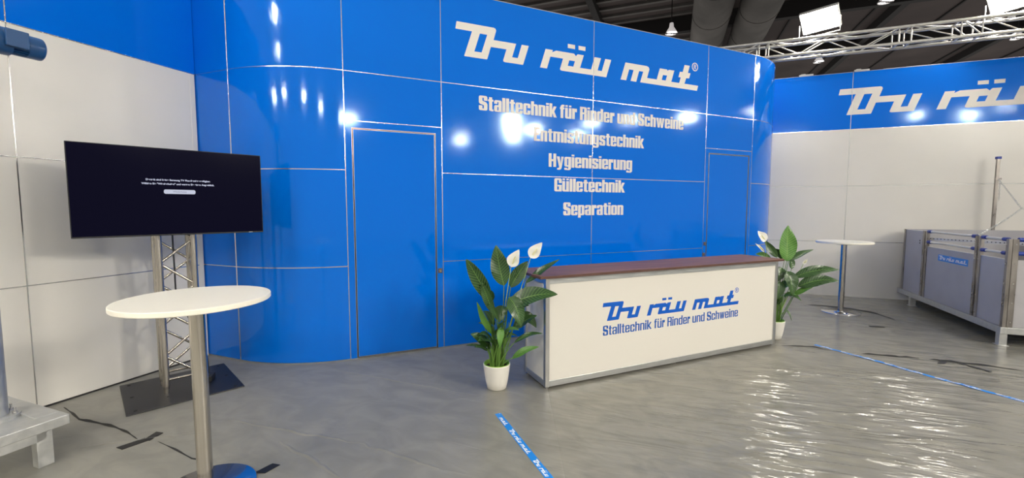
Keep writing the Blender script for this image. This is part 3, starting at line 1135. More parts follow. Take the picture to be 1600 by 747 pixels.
# ------------------------------------------------------------------ truss display stand, television, cable
scx, scy = -2.978, 3.772
st = thing('display_stand', 'silver truss column on a black base plate carrying the television', 'stand', (scx, scy, 0), R(45))
b_ = MB()
b_.bx(-.40, .40, -.40, .40, 0, .010)
base_ = b_.build('base_plate', 'black_metal', st, bevel=.004, label='square black steel base plate')
b_ = MB()
for x in (-.34, .34):
    for y in (-.34, .34, 0):
        b_.cyl((x, y, .010), (x, y, .014), .012, 10)
for x in (-.12, .12):
    for y in (-.2, .2):
        b_.cyl((x, y, .010), (x, y, .014), .010, 10)
b_.build('bolt', 'black', base_)
k = .12
TOPZ = 2.0
for x in (-k, k):
    for y in (-k, k):
        b_ = MB()
        b_.cyl((x, y, .075), (x, y, TOPZ), .025, 20)
        b_.cyl((x, y, .012), (x, y, .075), .018, 16)
        b_.cyl((x, y, .050), (x, y, .085), .021, 16, r1=.025)
        b_.build('chord', 'stand_truss', st)
ns = 9
zs = [.14 + (TOPZ - .2) * i / ns for i in range(ns + 1)]
for i in range(ns):
    za, zb = zs[i], zs[i + 1]
    u, v = (-k, k) if i % 2 else (k, -k)
    for y in (-k, k):
        sg = 1 if y < 0 else -1
        MB().cyl((u * sg, y, za), (v * sg, y, zb), .011, 10).build('brace', 'stand_truss', st)
        MB().cyl((y, u * sg, za), (y, v * sg, zb), .011, 10).build('brace', 'stand_truss', st)
for z in (.13, TOPZ - .06):
    for a, b2 in (((-k, -k), (k, -k)), ((k, -k), (k, k)), ((k, k), (-k, k)), ((-k, k), (-k, -k))):
        MB().cyl((*a, z), (*b2, z), .011, 10).build('brace', 'stand_truss', st)
b_ = MB()
b_.bx(-.16, .16, -k - .055, -k - .025, 1.50, 1.54)
b_.bx(-.16, .16, -k - .055, -k - .025, 1.92, 1.96)
for x in (-.13, .13):
    b_.bx(x - .02, x + .02, -k - .075, -k - .05, 1.48, 1.98)
b_.build('screen_bracket', 'black', st)

# television: vertical plane 4.48 m from the camera's ground point, facing the visitor
TF, TN, TT = plane(136.0, 4.475)
tc0 = TF(.645, 1.738)
tv = thing('television', 'large flat television with dark screen showing a German message', 'television', (tc0.x, tc0.y, 1.738), R(46))
TW, TH = 1.262, .708
b_ = MB()
b_.bx(-TW / 2, TW / 2, 0, .022, -TH / 2, TH / 2)
b_.build('casing', 'black', tv, bevel=.004)
b_ = MB()
b_.bx(-.42, .42, .022, .048, -.26, .20)
b_.build('rear_cover', 'black', tv, bevel=.01)
b_ = MB()
b_.bx(-TW / 2 + .006, TW / 2 - .006, -.002, 0.002, -TH / 2 + .012, TH / 2 - .006)
scr = b_.build('screen', 'screen', tv, label='dark blue glowing screen')
b_ = MB()
b_.bx(TW / 2 - .12, TW / 2 - .09, -.003, 0, -TH / 2 + .004, -TH / 2 + .008)
b_.build('logo_plate', 'alu', tv)


def text_mesh(txt, size, loc, m, parent, name, bold=0.0):
    cu = bpy.data.curves.new(name, 'FONT')
    cu.body = txt
    cu.size = size
    cu.align_x = 'CENTER'
    cu.align_y = 'CENTER'
    cu.offset = bold
    cu.extrude = .0004
    o = bpy.data.objects.new(name, cu)
    COL.objects.link(o)
    dg = bpy.context.evaluated_depsgraph_get()
    me = bpy.data.meshes.new_from_object(o.evaluated_get(dg))
    bpy.data.objects.remove(o)
    o = bpy.data.objects.new(name, me)
    me.materials.clear()
    me.materials.append(M[m])
    COL.objects.link(o)
    o.parent = parent
    o.location = loc
    o.rotation_euler = (R(90), 0, 0)
    return o


text_mesh('Derzeit sind keine Samsung TV Plus-Sender verfügbar.', .0195, (.02, -.0026, .098), 'screen_text', scr, 'message_text', .0008)
text_mesh('Wählen Sie "Wiederholen" und warten Sie einen Augenblick.', .0195, (.02, -.0026, .066), 'screen_text', scr, 'message_text', .0008)
b_ = MB()
b_.prism([rr(-.105, -.0175, .105, .0175, .012, .012, .012, .012)], lambda x, y, w: Vector((.02 + x, -.0022 - w, .004 + y)), .0006)
btn = b_.build('button', 'screen_button', scr, label='light rounded button on the screen')
text_mesh('Wiederholen', .017, (.02, -.0034, .004), 'screen_grey', btn, 'button_text', .0003)

def smooth_path(pts, n=5):
    P = [Vector(p) for p in pts]
    P = [P[0] * 2 - P[1]] + P + [P[-1] * 2 - P[-2]]
    out = []
    for a, b, c, d in zip(P, P[1:], P[2:], P[3:]):
        for i in range(n):
            t_ = i / n
            out.append(.5 * ((2 * b) + (c - a) * t_ + (2 * a - 5 * b + 4 * c - d) * t_ ** 2 + (3 * b - a - 3 * c + d) * t_ ** 3))
    return out + [P[-2]]


# cable hanging inside the truss column down to a black socket
cab = MB()
cab.tube(smooth_path([(scx - .01, scy + .0, 1.45), (scx + .0, scy - .01, 1.1), (-2.968, 3.76, .80), (-2.905, 3.77, .68), (-2.835, 3.79, .48), (-2.822, 3.80, .36), (-2.865, 3.81, .30),
                      (-2.905, 3.81, .33), (-2.875, 3.82, .40), (-2.835, 3.85, .38), (-2.822, 3.885, .25), (-2.822, 3.90, .075)]), .0065, 8)
tag(cab.build('power_cable', 'black'), 'thin black cable looping down inside the television truss', 'cable')
pb = thing('power_strip', 'small black socket block on the base plate behind the truss', 'power strip', (scx + .16, scy + .13, .0105), R(20))
MB().bx(-.03, .03, -.06, .06, 0, .05).build('housing', 'black', pb, bevel=.004)
MB().cyl((0, 0, .05), (0, 0, .054), .018, 16).build('socket', 'black_metal', pb)


# ------------------------------------------------------------------ peace lilies
def leaf_rows(base, tip, width, face, arch, nl=22, nw=8, fold=.22, ripple=.0016, prof=.85):
    base, tip, face = Vector(base), Vector(tip), Vector(face).normalized()
    mid = (base + tip) / 2 + Vector(arch)
    rows = []
    for i in range(nl + 1):
        t_ = i / nl
        p = base * (1 - t_) ** 2 + mid * 2 * t_ * (1 - t_) + tip * t_ * t_
        d = (mid - base) * 2 * (1 - t_) + (tip - mid) * 2 * t_
        d.normalize()
        s = d.cross(face)
        s = s.normalized() if s.length > 1e-4 else d.orthogonal().normalized()
        nr = s.cross(d).normalized()
        wd = width * .5 * (max(0.0, math.sin(PI * min(1, t_ ** prof * .985 + .012)))) ** .8 * (1 - .25 * t_)
        wd = max(wd, .0012)
        row = []
        for j in range(nw + 1):
            q = 2 * j / nw - 1
            rip = ripple * math.sin(34 * t_ - 7 * abs(q)) * (1 - abs(q) ** 3)
            wav = .004 * math.sin(9 * t_ + 2.5 * q) * abs(q)
            off = -fold * wd * abs(q) ** 1.3 * -1 + rip + wav * width * 8
            row.append(p + s * wd * q + nr * off)
        rows.append(row)
    return rows


def bez(a, m, b, n=10):
    a, m, b = Vector(a), Vector(m), Vector(b)
    return [a * (1 - i / n) ** 2 + m * 2 * (i / n) * (1 - i / n) + b * (i / n) ** 2 for i in range(n + 1)]


def plant_leaf(root, start, base, tip, width, face=(0, -1, .35), arch=(0, 0, .04), m='leaf', bend=0.0):
    width *= 1.28
    b = MB()
    b.grid(leaf_rows(base, tip, width, face, arch))
    lf = b.build('leaf', m, root, fix=False)
    uv = lf.data.uv_layers.new(name='blade')
    nw_ = 9
    for lp in lf.data.loops:
        r_, c_ = divmod(lp.vertex_index, nw_)
        uv.data[lp.index].uv = (r_ / 22, c_ / 8 * 2 - 1)
    b = MB()
    mid = (Vector(start) + Vector(base)) / 2 + Vector((bend, 0, .03))
    pts = bez(start, mid, base, 9)
    b.tube(pts, .004, 7, radii=[.0058 - .0026 * i / 9 for i in range(10)])
    # midrib along the lower half of the blade
    b.build('stem', 'stem', lf)
    rib = leaf_rows(base, tip, width, face, arch)
    b = MB()
    b.tube([r_[len(r_) // 2] + Vector((0, 0, .0)) for r_ in rib[:-3]], .0016, 5, radii=[.0026 * (1 - .8 * i / len(rib)) for i in range(len(rib) - 3)])
    b.build('midrib', 'stem', lf)
    return lf


def flower(root, start, base, tip, width, face=(0, -1, .2), arch=(0, .02, 0), bend=0):
    b = MB()
    b.grid(leaf_rows(base, tip, width * 1.2, face, arch, fold=.45, ripple=.0004, prof=.72))
    fl_ = b.build('flower', 'spathe', root, fix=False, label='white flower')
    fb, ft = Vector(base), Vector(tip)
    b = MB()
    fv = Vector(face).normalized()
    a = fb + (ft - fb) * .18 + fv * .006
    c = fb + (ft - fb) * .60 + fv * .012
    b.tube(bez(a, (a + c) / 2, c, 6), .005, 10, radii=[.0055, .007, .0075, .0075, .007, .0058, .0035])
    b.build('spadix', 'spadix', fl_)
    b = MB()
    mid = (Vector(start) + fb) / 2 + Vector((bend, 0, 0))
    b.tube(bez(start, mid, base, 12), .0035, 7, radii=[.005 - .0018 * i / 12 for i in range(13)])
    b.build('stalk', 'stalk', fl_)
    return fl_


def pot(root):
    b = MB()
    b.lathe([(0, 0), (.078, 0), (.086, .006), (.100, .07), (.112, .15), (.120, .214), (.1205, .222), (.117, .226), (.113, .222), (.110, .19)], n=56)
    b.build('pot', 'pot', root, label='white round pot')
    MB().lathe([(.1125, .190), (.1150, .2290), (.1115, .2305), (.106, .19)], n=56).build('inner_pot', 'liner', root, label='lime green inner pot rim')
    MB().lathe([(0, .196), (.06, .198), (.108, .193)], n=40).build('soil', 'soil', root)


def lily(label, loc, px_x, leaves, flowers, extra, seed, depth_scale=1.0):
    """leaf lists hold sideways offset, height and depth of stem base and tip in metres"""
    rnd = random.Random(seed)
    t_ = thing('peace_lily', label, 'potted plant', loc, 0, 'potted peace lilies beside the counter')
    pot(t_)
    for (bx_, bz, by), (tx, tz, ty), w, face, arch, m in leaves:
        a = rnd.uniform(0, 2 * PI)
        rr_ = rnd.uniform(.01, .06)
        st_ = (rr_ * math.cos(a) + bx_ * .12, rr_ * math.sin(a) * .8, .195)
        plant_leaf(t_, st_, (bx_, by, bz), (tx, ty, tz), w, face, arch, m, rnd.uniform(-.02, .02))
    for (bx_, bz, by), (tx, tz, ty), w, face in flowers:
        a = rnd.uniform(0, 2 * PI)
        flower(t_, (.02 * math.cos(a), .02 * math.sin(a), .195), (bx_, by, bz), (tx, ty, tz), w, face)
    for i in range(extra[0]):
        a = rnd.uniform(0, 2 * PI)
        hh = rnd.uniform(extra[1], extra[2])
        ra = rnd.uniform(.03, .09)
        bx_, by = ra * math.cos(a), ra * math.sin(a)
        out = rnd.uniform(.10, .18)
        tp = (bx_ + out * math.cos(a), by + out * math.sin(a), hh + rnd.uniform(.03, .14))
        plant_leaf(t_, (bx_ * .5, by * .5, .195), (bx_, by, hh), tp, rnd.uniform(.05, .085), (math.cos(a) * .3, math.sin(a) * .3 - .3, 1), (0, 0, .05), 'leaf' if rnd.random() < .75 else 'leaf_light', 0)
    for i in range(extra[3]):
        a = rnd.uniform(0, 2 * PI)
        b = MB()
        x, y = .07 * rnd.random() * math.cos(a), .07 * rnd.random() * math.sin(a)
        b.tube(bez((x, y, .195), (x * 1.2, y * 1.2, .35), (x * 1.8 + rnd.uniform(-.02, .02), y * 1.8, rnd.uniform(.42, .62)), 8), .004, 6, radii=[.0055 - .0004 * k_ for k_ in range(9)])
        b.build('stem', 'stem', t_)
    return t_


# left plant: scale 3.78 m distance
P1 = (-.137, 3.755, 0)


def q1(u, v, dy=0.0):
    """sideways offset and height of a pixel on the upright plane through the left plant (taken once from the photograph)"""
    y = P1[1] + dy
    c, s = math.cos(R(PITCH)), math.sin(R(PITCH))
    xx, yy = (u - 800) / FOC, -(v - 373.5) / FOC
    fy, fz = c + s * yy, -s + c * yy
    return (xx / fy * y - P1[0], CAM_H + fz / fy * y, dy)


FR, UP, LEFT, RIGHT = (0, -1, .25), (0, -.35, 1), (-.6, -.8, .3), (.5, -.8, .3)
leaves1 = [
    (q1(768, 474, .02), q1(728, 405, -.05), .115, (-.25, -1, .45), (-.035, 0, .085), 'leaf'),
    (q1(772, 492, -.02), q1(752, 440, -.02), .075, (-.3, -1, .3), (-.02, 0, .05), 'leaf'),
    (q1(787.5, 446, .04), q1(775, 383, .05), .145, (.1, -1, .15), (-.015, .01, 0), 'leaf'),
    (q1(798, 449, .06), q1(825, 408, .09), .105, (.1, -1, .2), (-.01, 0, .02), 'leaf'),
    (q1(822, 442, .02), q1(874, 405, -.02), .075, (-.3, -.55, .8), (0, 0, .012), 'leaf'),
    (q1(793, 478, -.06), q1(871, 460, -.14), .15, (-.05, -.8, .75), (0, 0, .075), 'leaf'),
    (q1(795, 465, -.08), q1(814, 512, -.15), .125, (.1, -1, .35), (.03, -.02, .06), 'leaf'),
    (q1(768, 522, -.05), q1(745, 472, -.09), .062, (-.5, -.8, .1), (-.01, 0, .01), 'leaf_light'),
    (q1(778, 500, -.10), q1(766, 470, -.12), .05, (-.3, -1, 0), (0, 0, .0), 'leaf'),
    (q1(801, 514, -.03), q1(839, 493, -.05), .09, (.0, -.6, .8), (0, 0, .03), 'leaf'),
    (q1(803, 536, -.05), q1(848, 521, -.10), .05, (.1, -.5, .9), (0, 0, .055), 'leaf'),
    (q1(800, 560, -.06), q1(842, 542, -.12), .062, (.1, -.6, .8), (0, 0, .035), 'leaf_light'),
    (q1(764, 541, -.03), q1(735, 522, -.08), .082, (-.1, -.7, .7), (0, 0, .035), 'leaf'),
    (q1(762, 548, .0), q1(741, 543, -.04), .04, (-.1, -.6, .8), (0, 0, .04), 'leaf'),
    (q1(760, 545, .05), q1(727, 540, .06), .03, (0, -.5, .9), (0, 0, .03), 'leaf'),
    (q1(812, 492, .05), q1(838, 512, .02), .09, (.3, -.8, .6), (.02, 0, .05), 'leaf'),
    (q1(783, 512, -.11), q1(781, 545, -.16), .055, (0, -1, .4), (0, -.02, .05), 'leaf_light'),
    (q1(770, 470, .06), q1(757, 455, .10), .08, (-.2, -1, .4), (0, 0, .03), 'leaf'),
    (q1(806, 480, .10), q1(826, 478, .16), .09, (.2, -.9, .5), (0, 0, .06), 'leaf'),
    (q1(786, 478, -.02), q1(780, 505, -.10), .10, (-.2, -1, .4), (0, -.02, .05), 'leaf'),
]
flowers1 = [
    (q1(798.5, 417, -.02), q1(811, 390, -.03), .105, (-.35, -1, .1)),
    (q1(829, 403, .0), q1(847, 379, -.01), .10, (-.3, -1, .1)),
]
lily('potted peace lily left of the white counter, two upright white flowers', P1, None, leaves1, flowers1, (12, .36, .62, 30), 3)

P2 = (3.245, 5.235, 0)
P1_keep = P1
leaves_src = P2


def q2(u, v, dy=0.0):
    y = P2[1] + dy
    c, s = math.cos(R(PITCH)), math.sin(R(PITCH))
    xx, yy = (u - 800) / FOC, -(v - 373.5) / FOC
    fy, fz = c + s * yy, -s + c * yy
    return (xx / fy * y - P2[0], CAM_H + fz / fy * y, dy)


leaves2 = [
    (q2(1229.5, 408, .0), q2(1231.5, 352, .03), .185, (-.1, -1, .15), (.0, .01, 0), 'leaf_light'),
    (q2(1214, 402, .02), q2(1194.5, 375, .06), .075, (-.4, -.8, .3), (0, 0, .0), 'leaf'),
    (q2(1232, 408, .04), q2(1271, 390, .10), .075, (.1, -.45, .9), (0, 0, .035), 'leaf'),
    (q2(1240, 434, -.04), q2(1312, 422, -.10), .115, (.0, -.75, .65), (0, 0, .085), 'leaf'),
    (q2(1247, 448, -.06), q2(1311, 439, -.14), .135, (.05, -.75, .65), (0, 0, .085), 'leaf'),
    (q2(1241, 461, -.04), q2(1270, 449, -.08), .06, (.1, -.6, .8), (0, 0, .03), 'leaf_light'),
    (q2(1229, 424, -.05), q2(1238, 462, -.12), .15, (.1, -1, .35), (.02, -.03, .05), 'leaf'),
    (q2(1221, 418, .0), q2(1215, 440, -.04), .12, (-.1, -1, .3), (0, -.02, .03), 'leaf'),
    (q2(1226, 405, .05), q2(1208, 388, .10), .08, (-.2, -1, .3), (0, 0, .01), 'leaf'),
    (q2(1237, 420, .03), q2(1236, 400, .06), .08, (.2, -1, .3), (0, 0, .0), 'leaf'),
    (q2(1232, 462, -.02), q2(1252, 470, -.10), .07, (.2, -.7, .7), (0, 0, .05), 'leaf'),
    (q2(1228, 485, -.04), q2(1237, 501, -.09), .035, (.2, -.7, .7), (0, 0, .05), 'leaf'),
    (q2(1219, 440, -.06), q2(1213, 470, -.10), .11, (-.1, -1, .3), (0, -.02, .04), 'leaf'),
    (q2(1204, 404, .12), q2(1180, 397, .2), .08, (-.2, -.6, .8), (0, 0, .03), 'leaf_light'),
]
flowers2 = [
    (q2(1196.5, 377, .02), q2(1184, 361, .02), .105, (.25, -1, .1)),
    (q2(1194, 394, .08), q2(1180, 380, .08), .05, (.4, -.8, .5)),
    (q2(1255, 413, -.02), q2(1262, 404, -.05), .05, (.2, -.8, .5)),
]
lily('potted peace lily half hidden at the right end of the counter', P2, None, leaves2, flowers2, (10, .40, .66, 26), 11)

# ------------------------------------------------------------------ calf pen on the right
PEN = (5.694, 4.920, 0)
pen = thing('calf_pen', 'grey plastic calf pen on a raised galvanised frame by the right wall', 'animal pen', PEN, R(-22.5))
PW, PL = 1.70, 2.72          # width across (local x), length away from the viewer (local y)
# frame
b_ = MB()
for x in (0, PW - .06):
    b_.bx(x, x + .06, 0, PL, .145, .222)
for y in (0, PL - .06):
    b_.bx(.06, PW - .06, y, y + .06, .145, .222)
for y in (.85, 1.75):
    b_.bx(.06, PW - .06, y, y + .06, .15, .205)
b_.build('base_frame', 'galv', pen, bevel=.003)
MB().bx(.06, PW - .06, .06, PL - .06, .205, .222).build('floor_grating', 'galv', pen)
for x in (.005, PW - .075):
    for y in (.02, PL - .50):
        b_ = MB()
        b_.bx(x, x + .07, y, y + .07, .008, .145)
        b_.bx(x - .015, x + .085, y - .015, y + .085, 0, .008)
        b_.build('leg', 'galv', pen, bevel=.002)
ZB, ZT, ZP = .222, 1.252, 1.012


def pen_post(x0, x1, y0, y1, z1=ZT, rivets='x'):
    b = MB()
    b.bx(x0, x1, y0, y1, ZB, z1)
    o = b.build('post', 'inox', pen, bevel=.002)
    for i in range(5):
        z = ZB + .06 + i * (z1 - ZB - .12) / 4
        b = MB()
        if rivets == 'x':
            b.cyl((x0 - .004, (y0 + y1) / 2, z), (x0 + .001, (y0 + y1) / 2, z), .008, 10)
        else:
            b.cyl(((x0 + x1) / 2, y0 - .004, z), ((x0 + x1) / 2, y0 + .001, z), .008, 10)
        b.build('rivet', 'chrome', o)
    return o


def rail(p, q, z):
    b = MB()
    p, q = Vector((*p, z)), Vector((*q, z))
    d = (q - p).normalized()
    b.cyl(p, q, .0165, 14)
    o = b.build('rail', 'tube_white', pen)
    for a, dd in ((p, d), (q, -d)):
        b = MB()
        b.cyl(a, a + dd * .07, .024, 16)
        b.cyl(a + dd * .07, a + dd * .085, .024, 16, r1=.018)
        b.build('end_cap', 'blue_cap', o, label='blue plastic end cap')


# left long side (x = .01 .. .05), from the near corner to the far one
for xs in (.012, PW - .05):
    for y0, y1 in ((.005, .050), (.515, .558), (.592, .640), (1.845, 1.895), (1.925, 1.985), (2.575, 2.62)):
        pen_post(xs, xs + .035, y0, y1)
    for y0, y1, zt in ((.05, .515, ZP), (.64, 1.845, ZP), (1.985, 2.575, ZT - .01)):
        b_ = MB()
        b_.bx(xs + .012, xs + .026, y0, y1, ZB + .004, zt)
        pn = b_.build('side_panel', 'panel_grey', pen)
        if xs < .1 and y0 == .64:
            b_ = MB()
            b_.bx(xs + .0105, xs + .012, .775, 1.515, .835, .925)
            stk = b_.build('sticker', 'sticker', pn, label='blue sticker with white logo')
            logo(lambda s, z, w: Vector((xs + .0105 - w, 1.49 - s, z)), 0, .857, .188, .155, 'tape_white', stk, .0006, ring=False)
        if xs < .1 and y0 == 1.985:
            b_ = MB()
            for z in (1.09, 1.05):
                b_.cyl((xs + .008, 2.09, z), (xs + .013, 2.09, z), .010, 10)
            b_.build('bolt', 'black_gap', pn)
        MB().bx(xs + .009, xs + .029, y0, y1, zt, zt + .006).build('panel_edge', 'tube_white', pn)
    for z in (1.245, 1.085):
        rail((xs + .018, .050), (xs + .018, .515), z)
        rail((xs + .018, .640), (xs + .018, 1.845), z)
# front short side (y = .012 .. .05)
for x0, x1 in ((.052, .105), (.78, .83), (.86, .91), (PW - .11, PW - .052)):
    pen_post(x0, x1, .008, .045, rivets='y')
for x0, x1 in ((.105, .78), (.91, PW - .11)):
    b_ = MB()
    b_.bx(x0, x1, .022, .036, ZB + .004, ZP)
    b_.build('front_panel', 'panel_grey', pen)
    for z in (1.245, 1.085):
        rail((x0, .028), (x1, .028), z)
# rear short side, full height
b_ = MB()
b_.bx(.05, PW - .05, 2.60, 2.614, ZB + .004, ZT)
b_.build('rear_panel', 'panel_grey', pen)
# perforated galvanised strip across the inside
qa, qb = Vector((.065, 1.93, 1.135)), Vector((1.28, .74, 1.115))
qd = (qb - qa).normalized()
qm = Matrix(((qd.x, -qd.y, 0), (qd.y, qd.x, 0), (0, 0, 1)))
b_ = MB()
b_.box((qa + qb) / 2, ((qb - qa).length, .025, .040), qm)
pst = b_.build('perforated_strip', 'tube_white', pen)
b_ = MB()
for i in range(40):
    c_ = qa.lerp(qb, (i + .6) / 40.5)
    b_.box(c_ + Vector((qd.y, -qd.x, 0)) * .0128, (.013, .003, .012), qm)
b_.build('perforation', 'black_gap', pst)
# tall post at the rear
b_ = MB()
b_.bx(1.118, 1.155, 2.624, 2.661, ZB, 2.40)
b_.build('tall_post', 'inox', pen)
b_ = MB()
b_.bx(1.109, 1.166, 2.616, 2.673, 2.385, 2.425)
b_.build('post_cap', 'blue_cap', pen, bevel=.004, label='blue plastic cap on the tall post')
b_ = MB()
b_.bx(1.10, 1.175, 2.600, 2.622, 2.055, 2.085)
b_.build('chain_hook', 'inox', pen)

bpy.context.view_layer.update()
PM = pen.matrix_world.copy()


def pw(x, y, z):
    return PM @ Vector((x, y, z))


def chain_mesh(b, p, q, sag=.0, lk=.036, r=.0030):
    p, q = Vector(p), Vector(q)
    n = max(3, int((q - p).length / (lk * .78)))
    pts = [p.lerp(q, i / n) - Vector((0, 0, sag * math.sin(PI * i / n))) for i in range(n + 1)]
    for i in range(n):
        a, c = pts[i], pts[i + 1]
        d = (c - a).normalized()
        s = d.orthogonal().normalized() if i % 2 == 0 else d.cross(d.orthogonal().normalized())
        m_ = (a + c) / 2
        loop = []
        hl, hw = lk / 2, lk * .26
        for k_ in range(10):
            an = 2 * PI * k_ / 10
            loop.append(m_ + d * (hl * math.cos(an)) + s * (hw * math.sin(an)))
        loop.append(loop[0])
        b.tube(loop, r, 5, caps=False)


hook = pw(1.135, 2.598, 2.065)
node = pw(.98, 1.72, 1.60)
ch = thing('chain', 'galvanised chain fork hung from the tall pen post to the rails', 'chain', node, 0)
for nm, a, c, sag in (('upper_run', hook, node, .0), ('left_run', node, pw(.03, .61, 1.268), .02), ('right_run', node, pw(PW - .03, .80, 1.30), .05), ('loose_end', hook + Vector((.0, -.03, -.01)), hook + Vector((.0, -.03, -.34)), 0)):
    b_ = MB()
    chain_mesh(b_, a - node, c - node, sag)
    b_.build(nm, 'galv', ch, fix=False)

# ------------------------------------------------------------------ mixer machine at the left edge
mz = thing('slurry_mixer', 'galvanised machine stand with upright column and blue motor at the left edge', 'machine', LF_(1.515, 0, 1.11), R(69.5))
# local x along the wall away from the viewer (the frame runs towards -x), local y towards the wall
FZ0, FZ1 = .222, .285
b_ = MB()
b_.bx(-1.6, 0, 0, .11, FZ0, FZ1)
b_.bx(-1.6, 0, .68, .79, FZ0, FZ1)
b_.bx(-.11, 0, .11, .68, FZ0, FZ1)
b_.bx(-1.6, -1.49, .11, .68, FZ0, FZ1)
b_.build('base_frame', 'galv', mz, bevel=.004)
b_ = MB()
b_.bx(-1.5, -.105, .015, .065, .165, FZ0)
b_.build('under_beam', 'galv', mz, bevel=.003)
for x in (-.155, -1.5):
    for y in (.015, .71):
        b_ = MB()
        b_.bx(x, x + .075, y, y + .065, 0, FZ0)
        b_.build('leg', 'galv', mz, bevel=.003)
b_ = MB()
b_.bx(-.40, -.10, .10, .69, FZ1 - .045, FZ1 - .012)
b_.build('mounting_plate', 'galv', mz, bevel=.003)
cx_, cy_ = -.205, .385
b_ = MB()
b_.cyl((cx_, cy_, FZ1 - .012), (cx_, cy_, 2.52), .072, 36)
b_.build('column', 'galv', mz)
b_ = MB()
b_.cyl((cx_, cy_, FZ1 - .012), (cx_, cy_, FZ1 + .008), .125, 32)
fl_ = b_.build('flange', 'galv', mz)
b_ = MB()
for i in range(6):
    a = R(60 * i + 20)
    x, y = cx_ + .103 * math.cos(a), cy_ + .103 * math.sin(a)
    b_.cyl((x, y, FZ1 + .008), (x, y, FZ1 + .02), .012, 6)
    b_.cyl((x, y, FZ1 + .02), (x, y, FZ1 + .045), .006, 10)
b_.build('bolt', 'chrome', fl_)
MZ = 2.665
b_ = MB()
b_.cyl((cx_, cy_, 2.52), (cx_, cy_, 2.56), .12, 32)
b_.box((cx_, cy_, 2.66), (.20, .19, .22))
b_.cyl((cx_ + .08, cy_, MZ), (cx_ + .21, cy_, MZ), .085, 32)
b_.build('gearbox', 'motor', mz, bevel=.012, label='blue enamelled gearbox')
b_ = MB()
x0 = cx_ + .180
b_.cyl((x0, cy_, MZ), (x0 + .115, cy_, MZ), .060, 32)
for i in range(22):
    a = 2 * PI * i / 22
    c_ = Vector((x0 + .058, cy_ + .064 * math.cos(a), MZ + .064 * math.sin(a)))
    b_.box(c_, (.11, .005, .016), Matrix.Rotation(a - PI / 2, 3, 'X'))
mt = b_.build('motor', 'motor', mz, label='blue electric motor')
b_ = MB()
prof = [(0, 0), (.058, 0), (.070, .008), (.072, .02), (.072, .085)]
vs_rows = []
for r_, zz in prof:
    vs_rows.append([(x0 + .19 - zz, cy_ + r_ * math.cos(2 * PI * i / 36), MZ + r_ * math.sin(2 * PI * i / 36)) for i in range(37)])
b_.grid(vs_rows)
b_.build('fan_cowl', 'motor', mt)
b_ = MB()
b_.box((x0 + .035, cy_ - .076, MZ + .008), (.10, .05, .098))
b_.box((x0 + .035, cy_ - .103, MZ + .008), (.108, .012, .106))
b_.build('terminal_box', 'motor', mt, bevel=.005)
b_ = MB()
for dx in (-.043, .043):
    for dz in (-.042, .042):
        b_.cyl((x0 + .035 + dx, cy_ - .109, MZ + .008 + dz), (x0 + .035 + dx, cy_ - .112, MZ + .008 + dz), .004, 8)
b_.build('screw', 'motor', mt)


# ------------------------------------------------------------------ things on the floor: printed blue tapes, black tape, painted shade under film edges
def floor_tape(label, p, q, width, seed, crumple):
    p, q = Vector((*p, 0)), Vector((*q, 0))
    d = (q - p)
    ln = d.length
    ang = math.atan2(d.y, d.x)
    t_ = thing('floor_tape', label, 'tape', p, ang, 'printed blue tapes on the floor')
    rnd = random.Random(seed)
    n = int(ln / .03)
    rows = []

    ca, sa = math.cos(ang), math.sin(ang)

    def surf(x, y):
        return .0012 + film_h(p.x + x * ca - y * sa, p.y + x * sa + y * ca) + crumple * (.5 + .5 * math.sin(x * 23 + 3 * math.sin(x * 7 + seed))) * (.6 + .4 * math.sin(x * 61 + y * 40))

    def wob(x):
        return crumple * 1.2 * math.sin(x * 5.1 + seed)
    b = MB()
    for i in range(n + 1):
        x = ln * i / n
        rows.append([(x, (j / 4 - .5) * width + wob(x), surf(x, (j / 4 - .5) * width)) for j in range(5)])
    b.grid(rows)
    tp = b.build('tape_strip', 'tape_blue', t_, fix=False)
    x = -.138
    b = MB()
    while x < ln - .1:
        for loops in LOGO:
            if all(x + (a - 1.44) * .0905 > .004 and x + (a - 1.44) * .0905 < ln for a, _ in loops[0]):
                b.prism([[(x + (a - 1.44) * .0905, (c - 3.49) * .092) for a, c in lp] for lp in loops],
                        lambda a, c, w: Vector((a, c + wob(a), surf(a, c) + .0004 + w + crumple * .25)), .0002)
        x += .403
    b.build('print', 'tape_white', t_, fix=False)
    return t_


floor_tape('blue printed tape strip running towards the viewer, in front of the left plant', (-.112, 3.262), (.62, 1.50), .050, 1, .0002)
floor_tape('crumpled blue printed tape strip right of the counter', (3.575, 4.962), (4.75, 2.40), .050, 5, .006)


def black_piece(label, pts, lift=.003, name='black_tape'):
    b = MB()
    b.prism([pts], lambda x, y, w: Vector((x, y, .0012 + w)), lift)
    return tag(b.build(name, 'tape_and_shade_black'), label, 'tape', 'scraps of black tape on the floor')


black_piece('black tape scrap beside the crack in the film, in front of the stand', [(-2.66, 2.78), (-2.60, 2.755), (-2.52, 2.87), (-2.57, 2.90)])
black_piece('second black tape scrap on the film crack, nearer the television stand', [(-2.56, 2.885), (-2.51, 2.865), (-2.50, 2.97), (-2.56, 2.985)])
black_piece('black tape scrap beside the base of the front bar table', [(-1.57, 2.50), (-1.50, 2.50), (-1.455, 2.585), (-1.51, 2.60)])
black_piece('black tape scrap lying across the film seam, right of the blue tape', [(4.40, 4.34), (4.47, 4.33), (4.62, 4.44), (4.55, 4.46)])
black_piece('black tape scrap slanting off the film seam towards the pen', [(4.62, 4.36), (4.66, 4.37), (4.72, 4.12), (4.68, 4.11)])
black_piece('small black tape scrap between counter and far bar table', [(4.85, 5.72), (5.02, 5.68), (5.05, 5.74), (4.88, 5.78)])


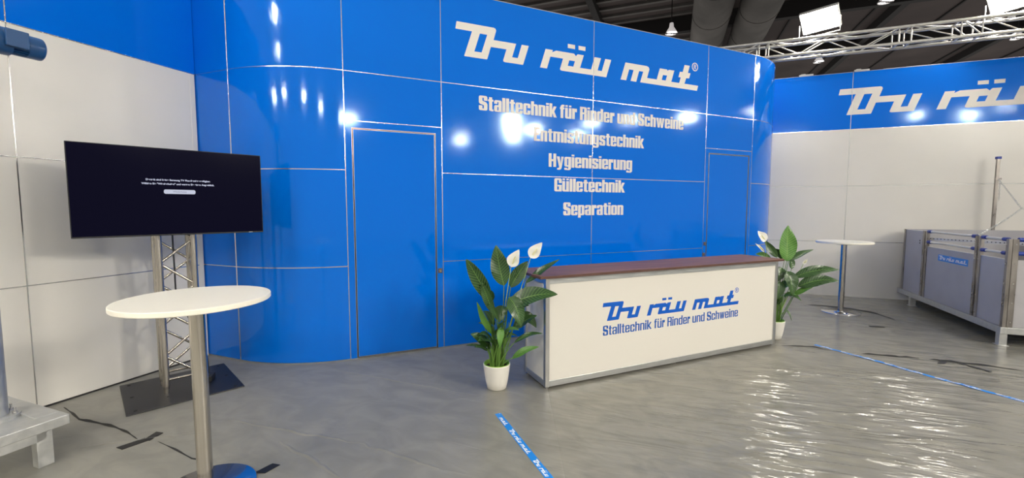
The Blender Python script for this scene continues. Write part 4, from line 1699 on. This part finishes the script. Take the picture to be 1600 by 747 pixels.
def film_edge_shade(label, pts, w, hgt, seed):
    """raised dark strip painting the shade in the gap under a loose film edge"""
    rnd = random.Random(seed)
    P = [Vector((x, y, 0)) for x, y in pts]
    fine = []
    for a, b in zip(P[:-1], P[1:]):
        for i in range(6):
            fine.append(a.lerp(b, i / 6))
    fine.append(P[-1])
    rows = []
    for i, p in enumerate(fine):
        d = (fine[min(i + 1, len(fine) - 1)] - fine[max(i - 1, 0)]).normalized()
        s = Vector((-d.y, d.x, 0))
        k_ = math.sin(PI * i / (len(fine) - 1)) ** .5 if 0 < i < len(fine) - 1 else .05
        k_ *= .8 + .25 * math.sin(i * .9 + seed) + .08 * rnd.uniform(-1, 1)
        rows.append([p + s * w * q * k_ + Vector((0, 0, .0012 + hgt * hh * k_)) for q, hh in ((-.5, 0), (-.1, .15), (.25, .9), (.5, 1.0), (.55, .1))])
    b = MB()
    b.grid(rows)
    return tag(b.build('film_edge_shade', 'tape_and_shade_black', fix=False), label, 'plastic film', 'painted shade strips under the floor film edges')  # black colour stands for the shade under the lifted film


film_edge_shade('painted shade under a lifted film edge running from the left wall past the machine frame', [(-3.63, 3.37), (-3.46, 3.27), (-3.296, 3.165), (-3.10, 3.11), (-2.917, 3.05), (-2.75, 2.97), (-2.608, 2.884)], .018, .010, 1)
film_edge_shade('thin painted shade line under a film edge from the tape scraps towards the front bar table', [(-2.45, 2.86), (-2.25, 2.76), (-2.059, 2.654), (-1.9, 2.62)], .012, .004, 2)
film_edge_shade('long painted shade strip under a film edge starting behind the right end of the counter', [(3.15, 4.93), (3.35, 4.90), (3.493, 4.87), (3.62, 4.74)], .022, .010, 3)
film_edge_shade('painted shade strip under a torn film edge right of the blue tape, towards the pen', [(3.85, 4.64), (3.944, 4.624), (4.154, 4.543), (4.26, 4.53), (4.372, 4.503)], .022, .016, 4)
film_edge_shade('painted shade strip under a torn film edge below the near leg of the pen', [(4.44, 4.47), (4.52, 4.43), (4.632, 4.37), (4.833, 4.279), (5.061, 4.141)], .028, .016, 5)
film_edge_shade('painted shade strip under a film edge behind the foot of the far bar table', [(4.90, 7.05), (5.15, 6.95), (5.42, 6.72), (5.55, 6.45), (5.50, 6.05)], .05, .014, 6)
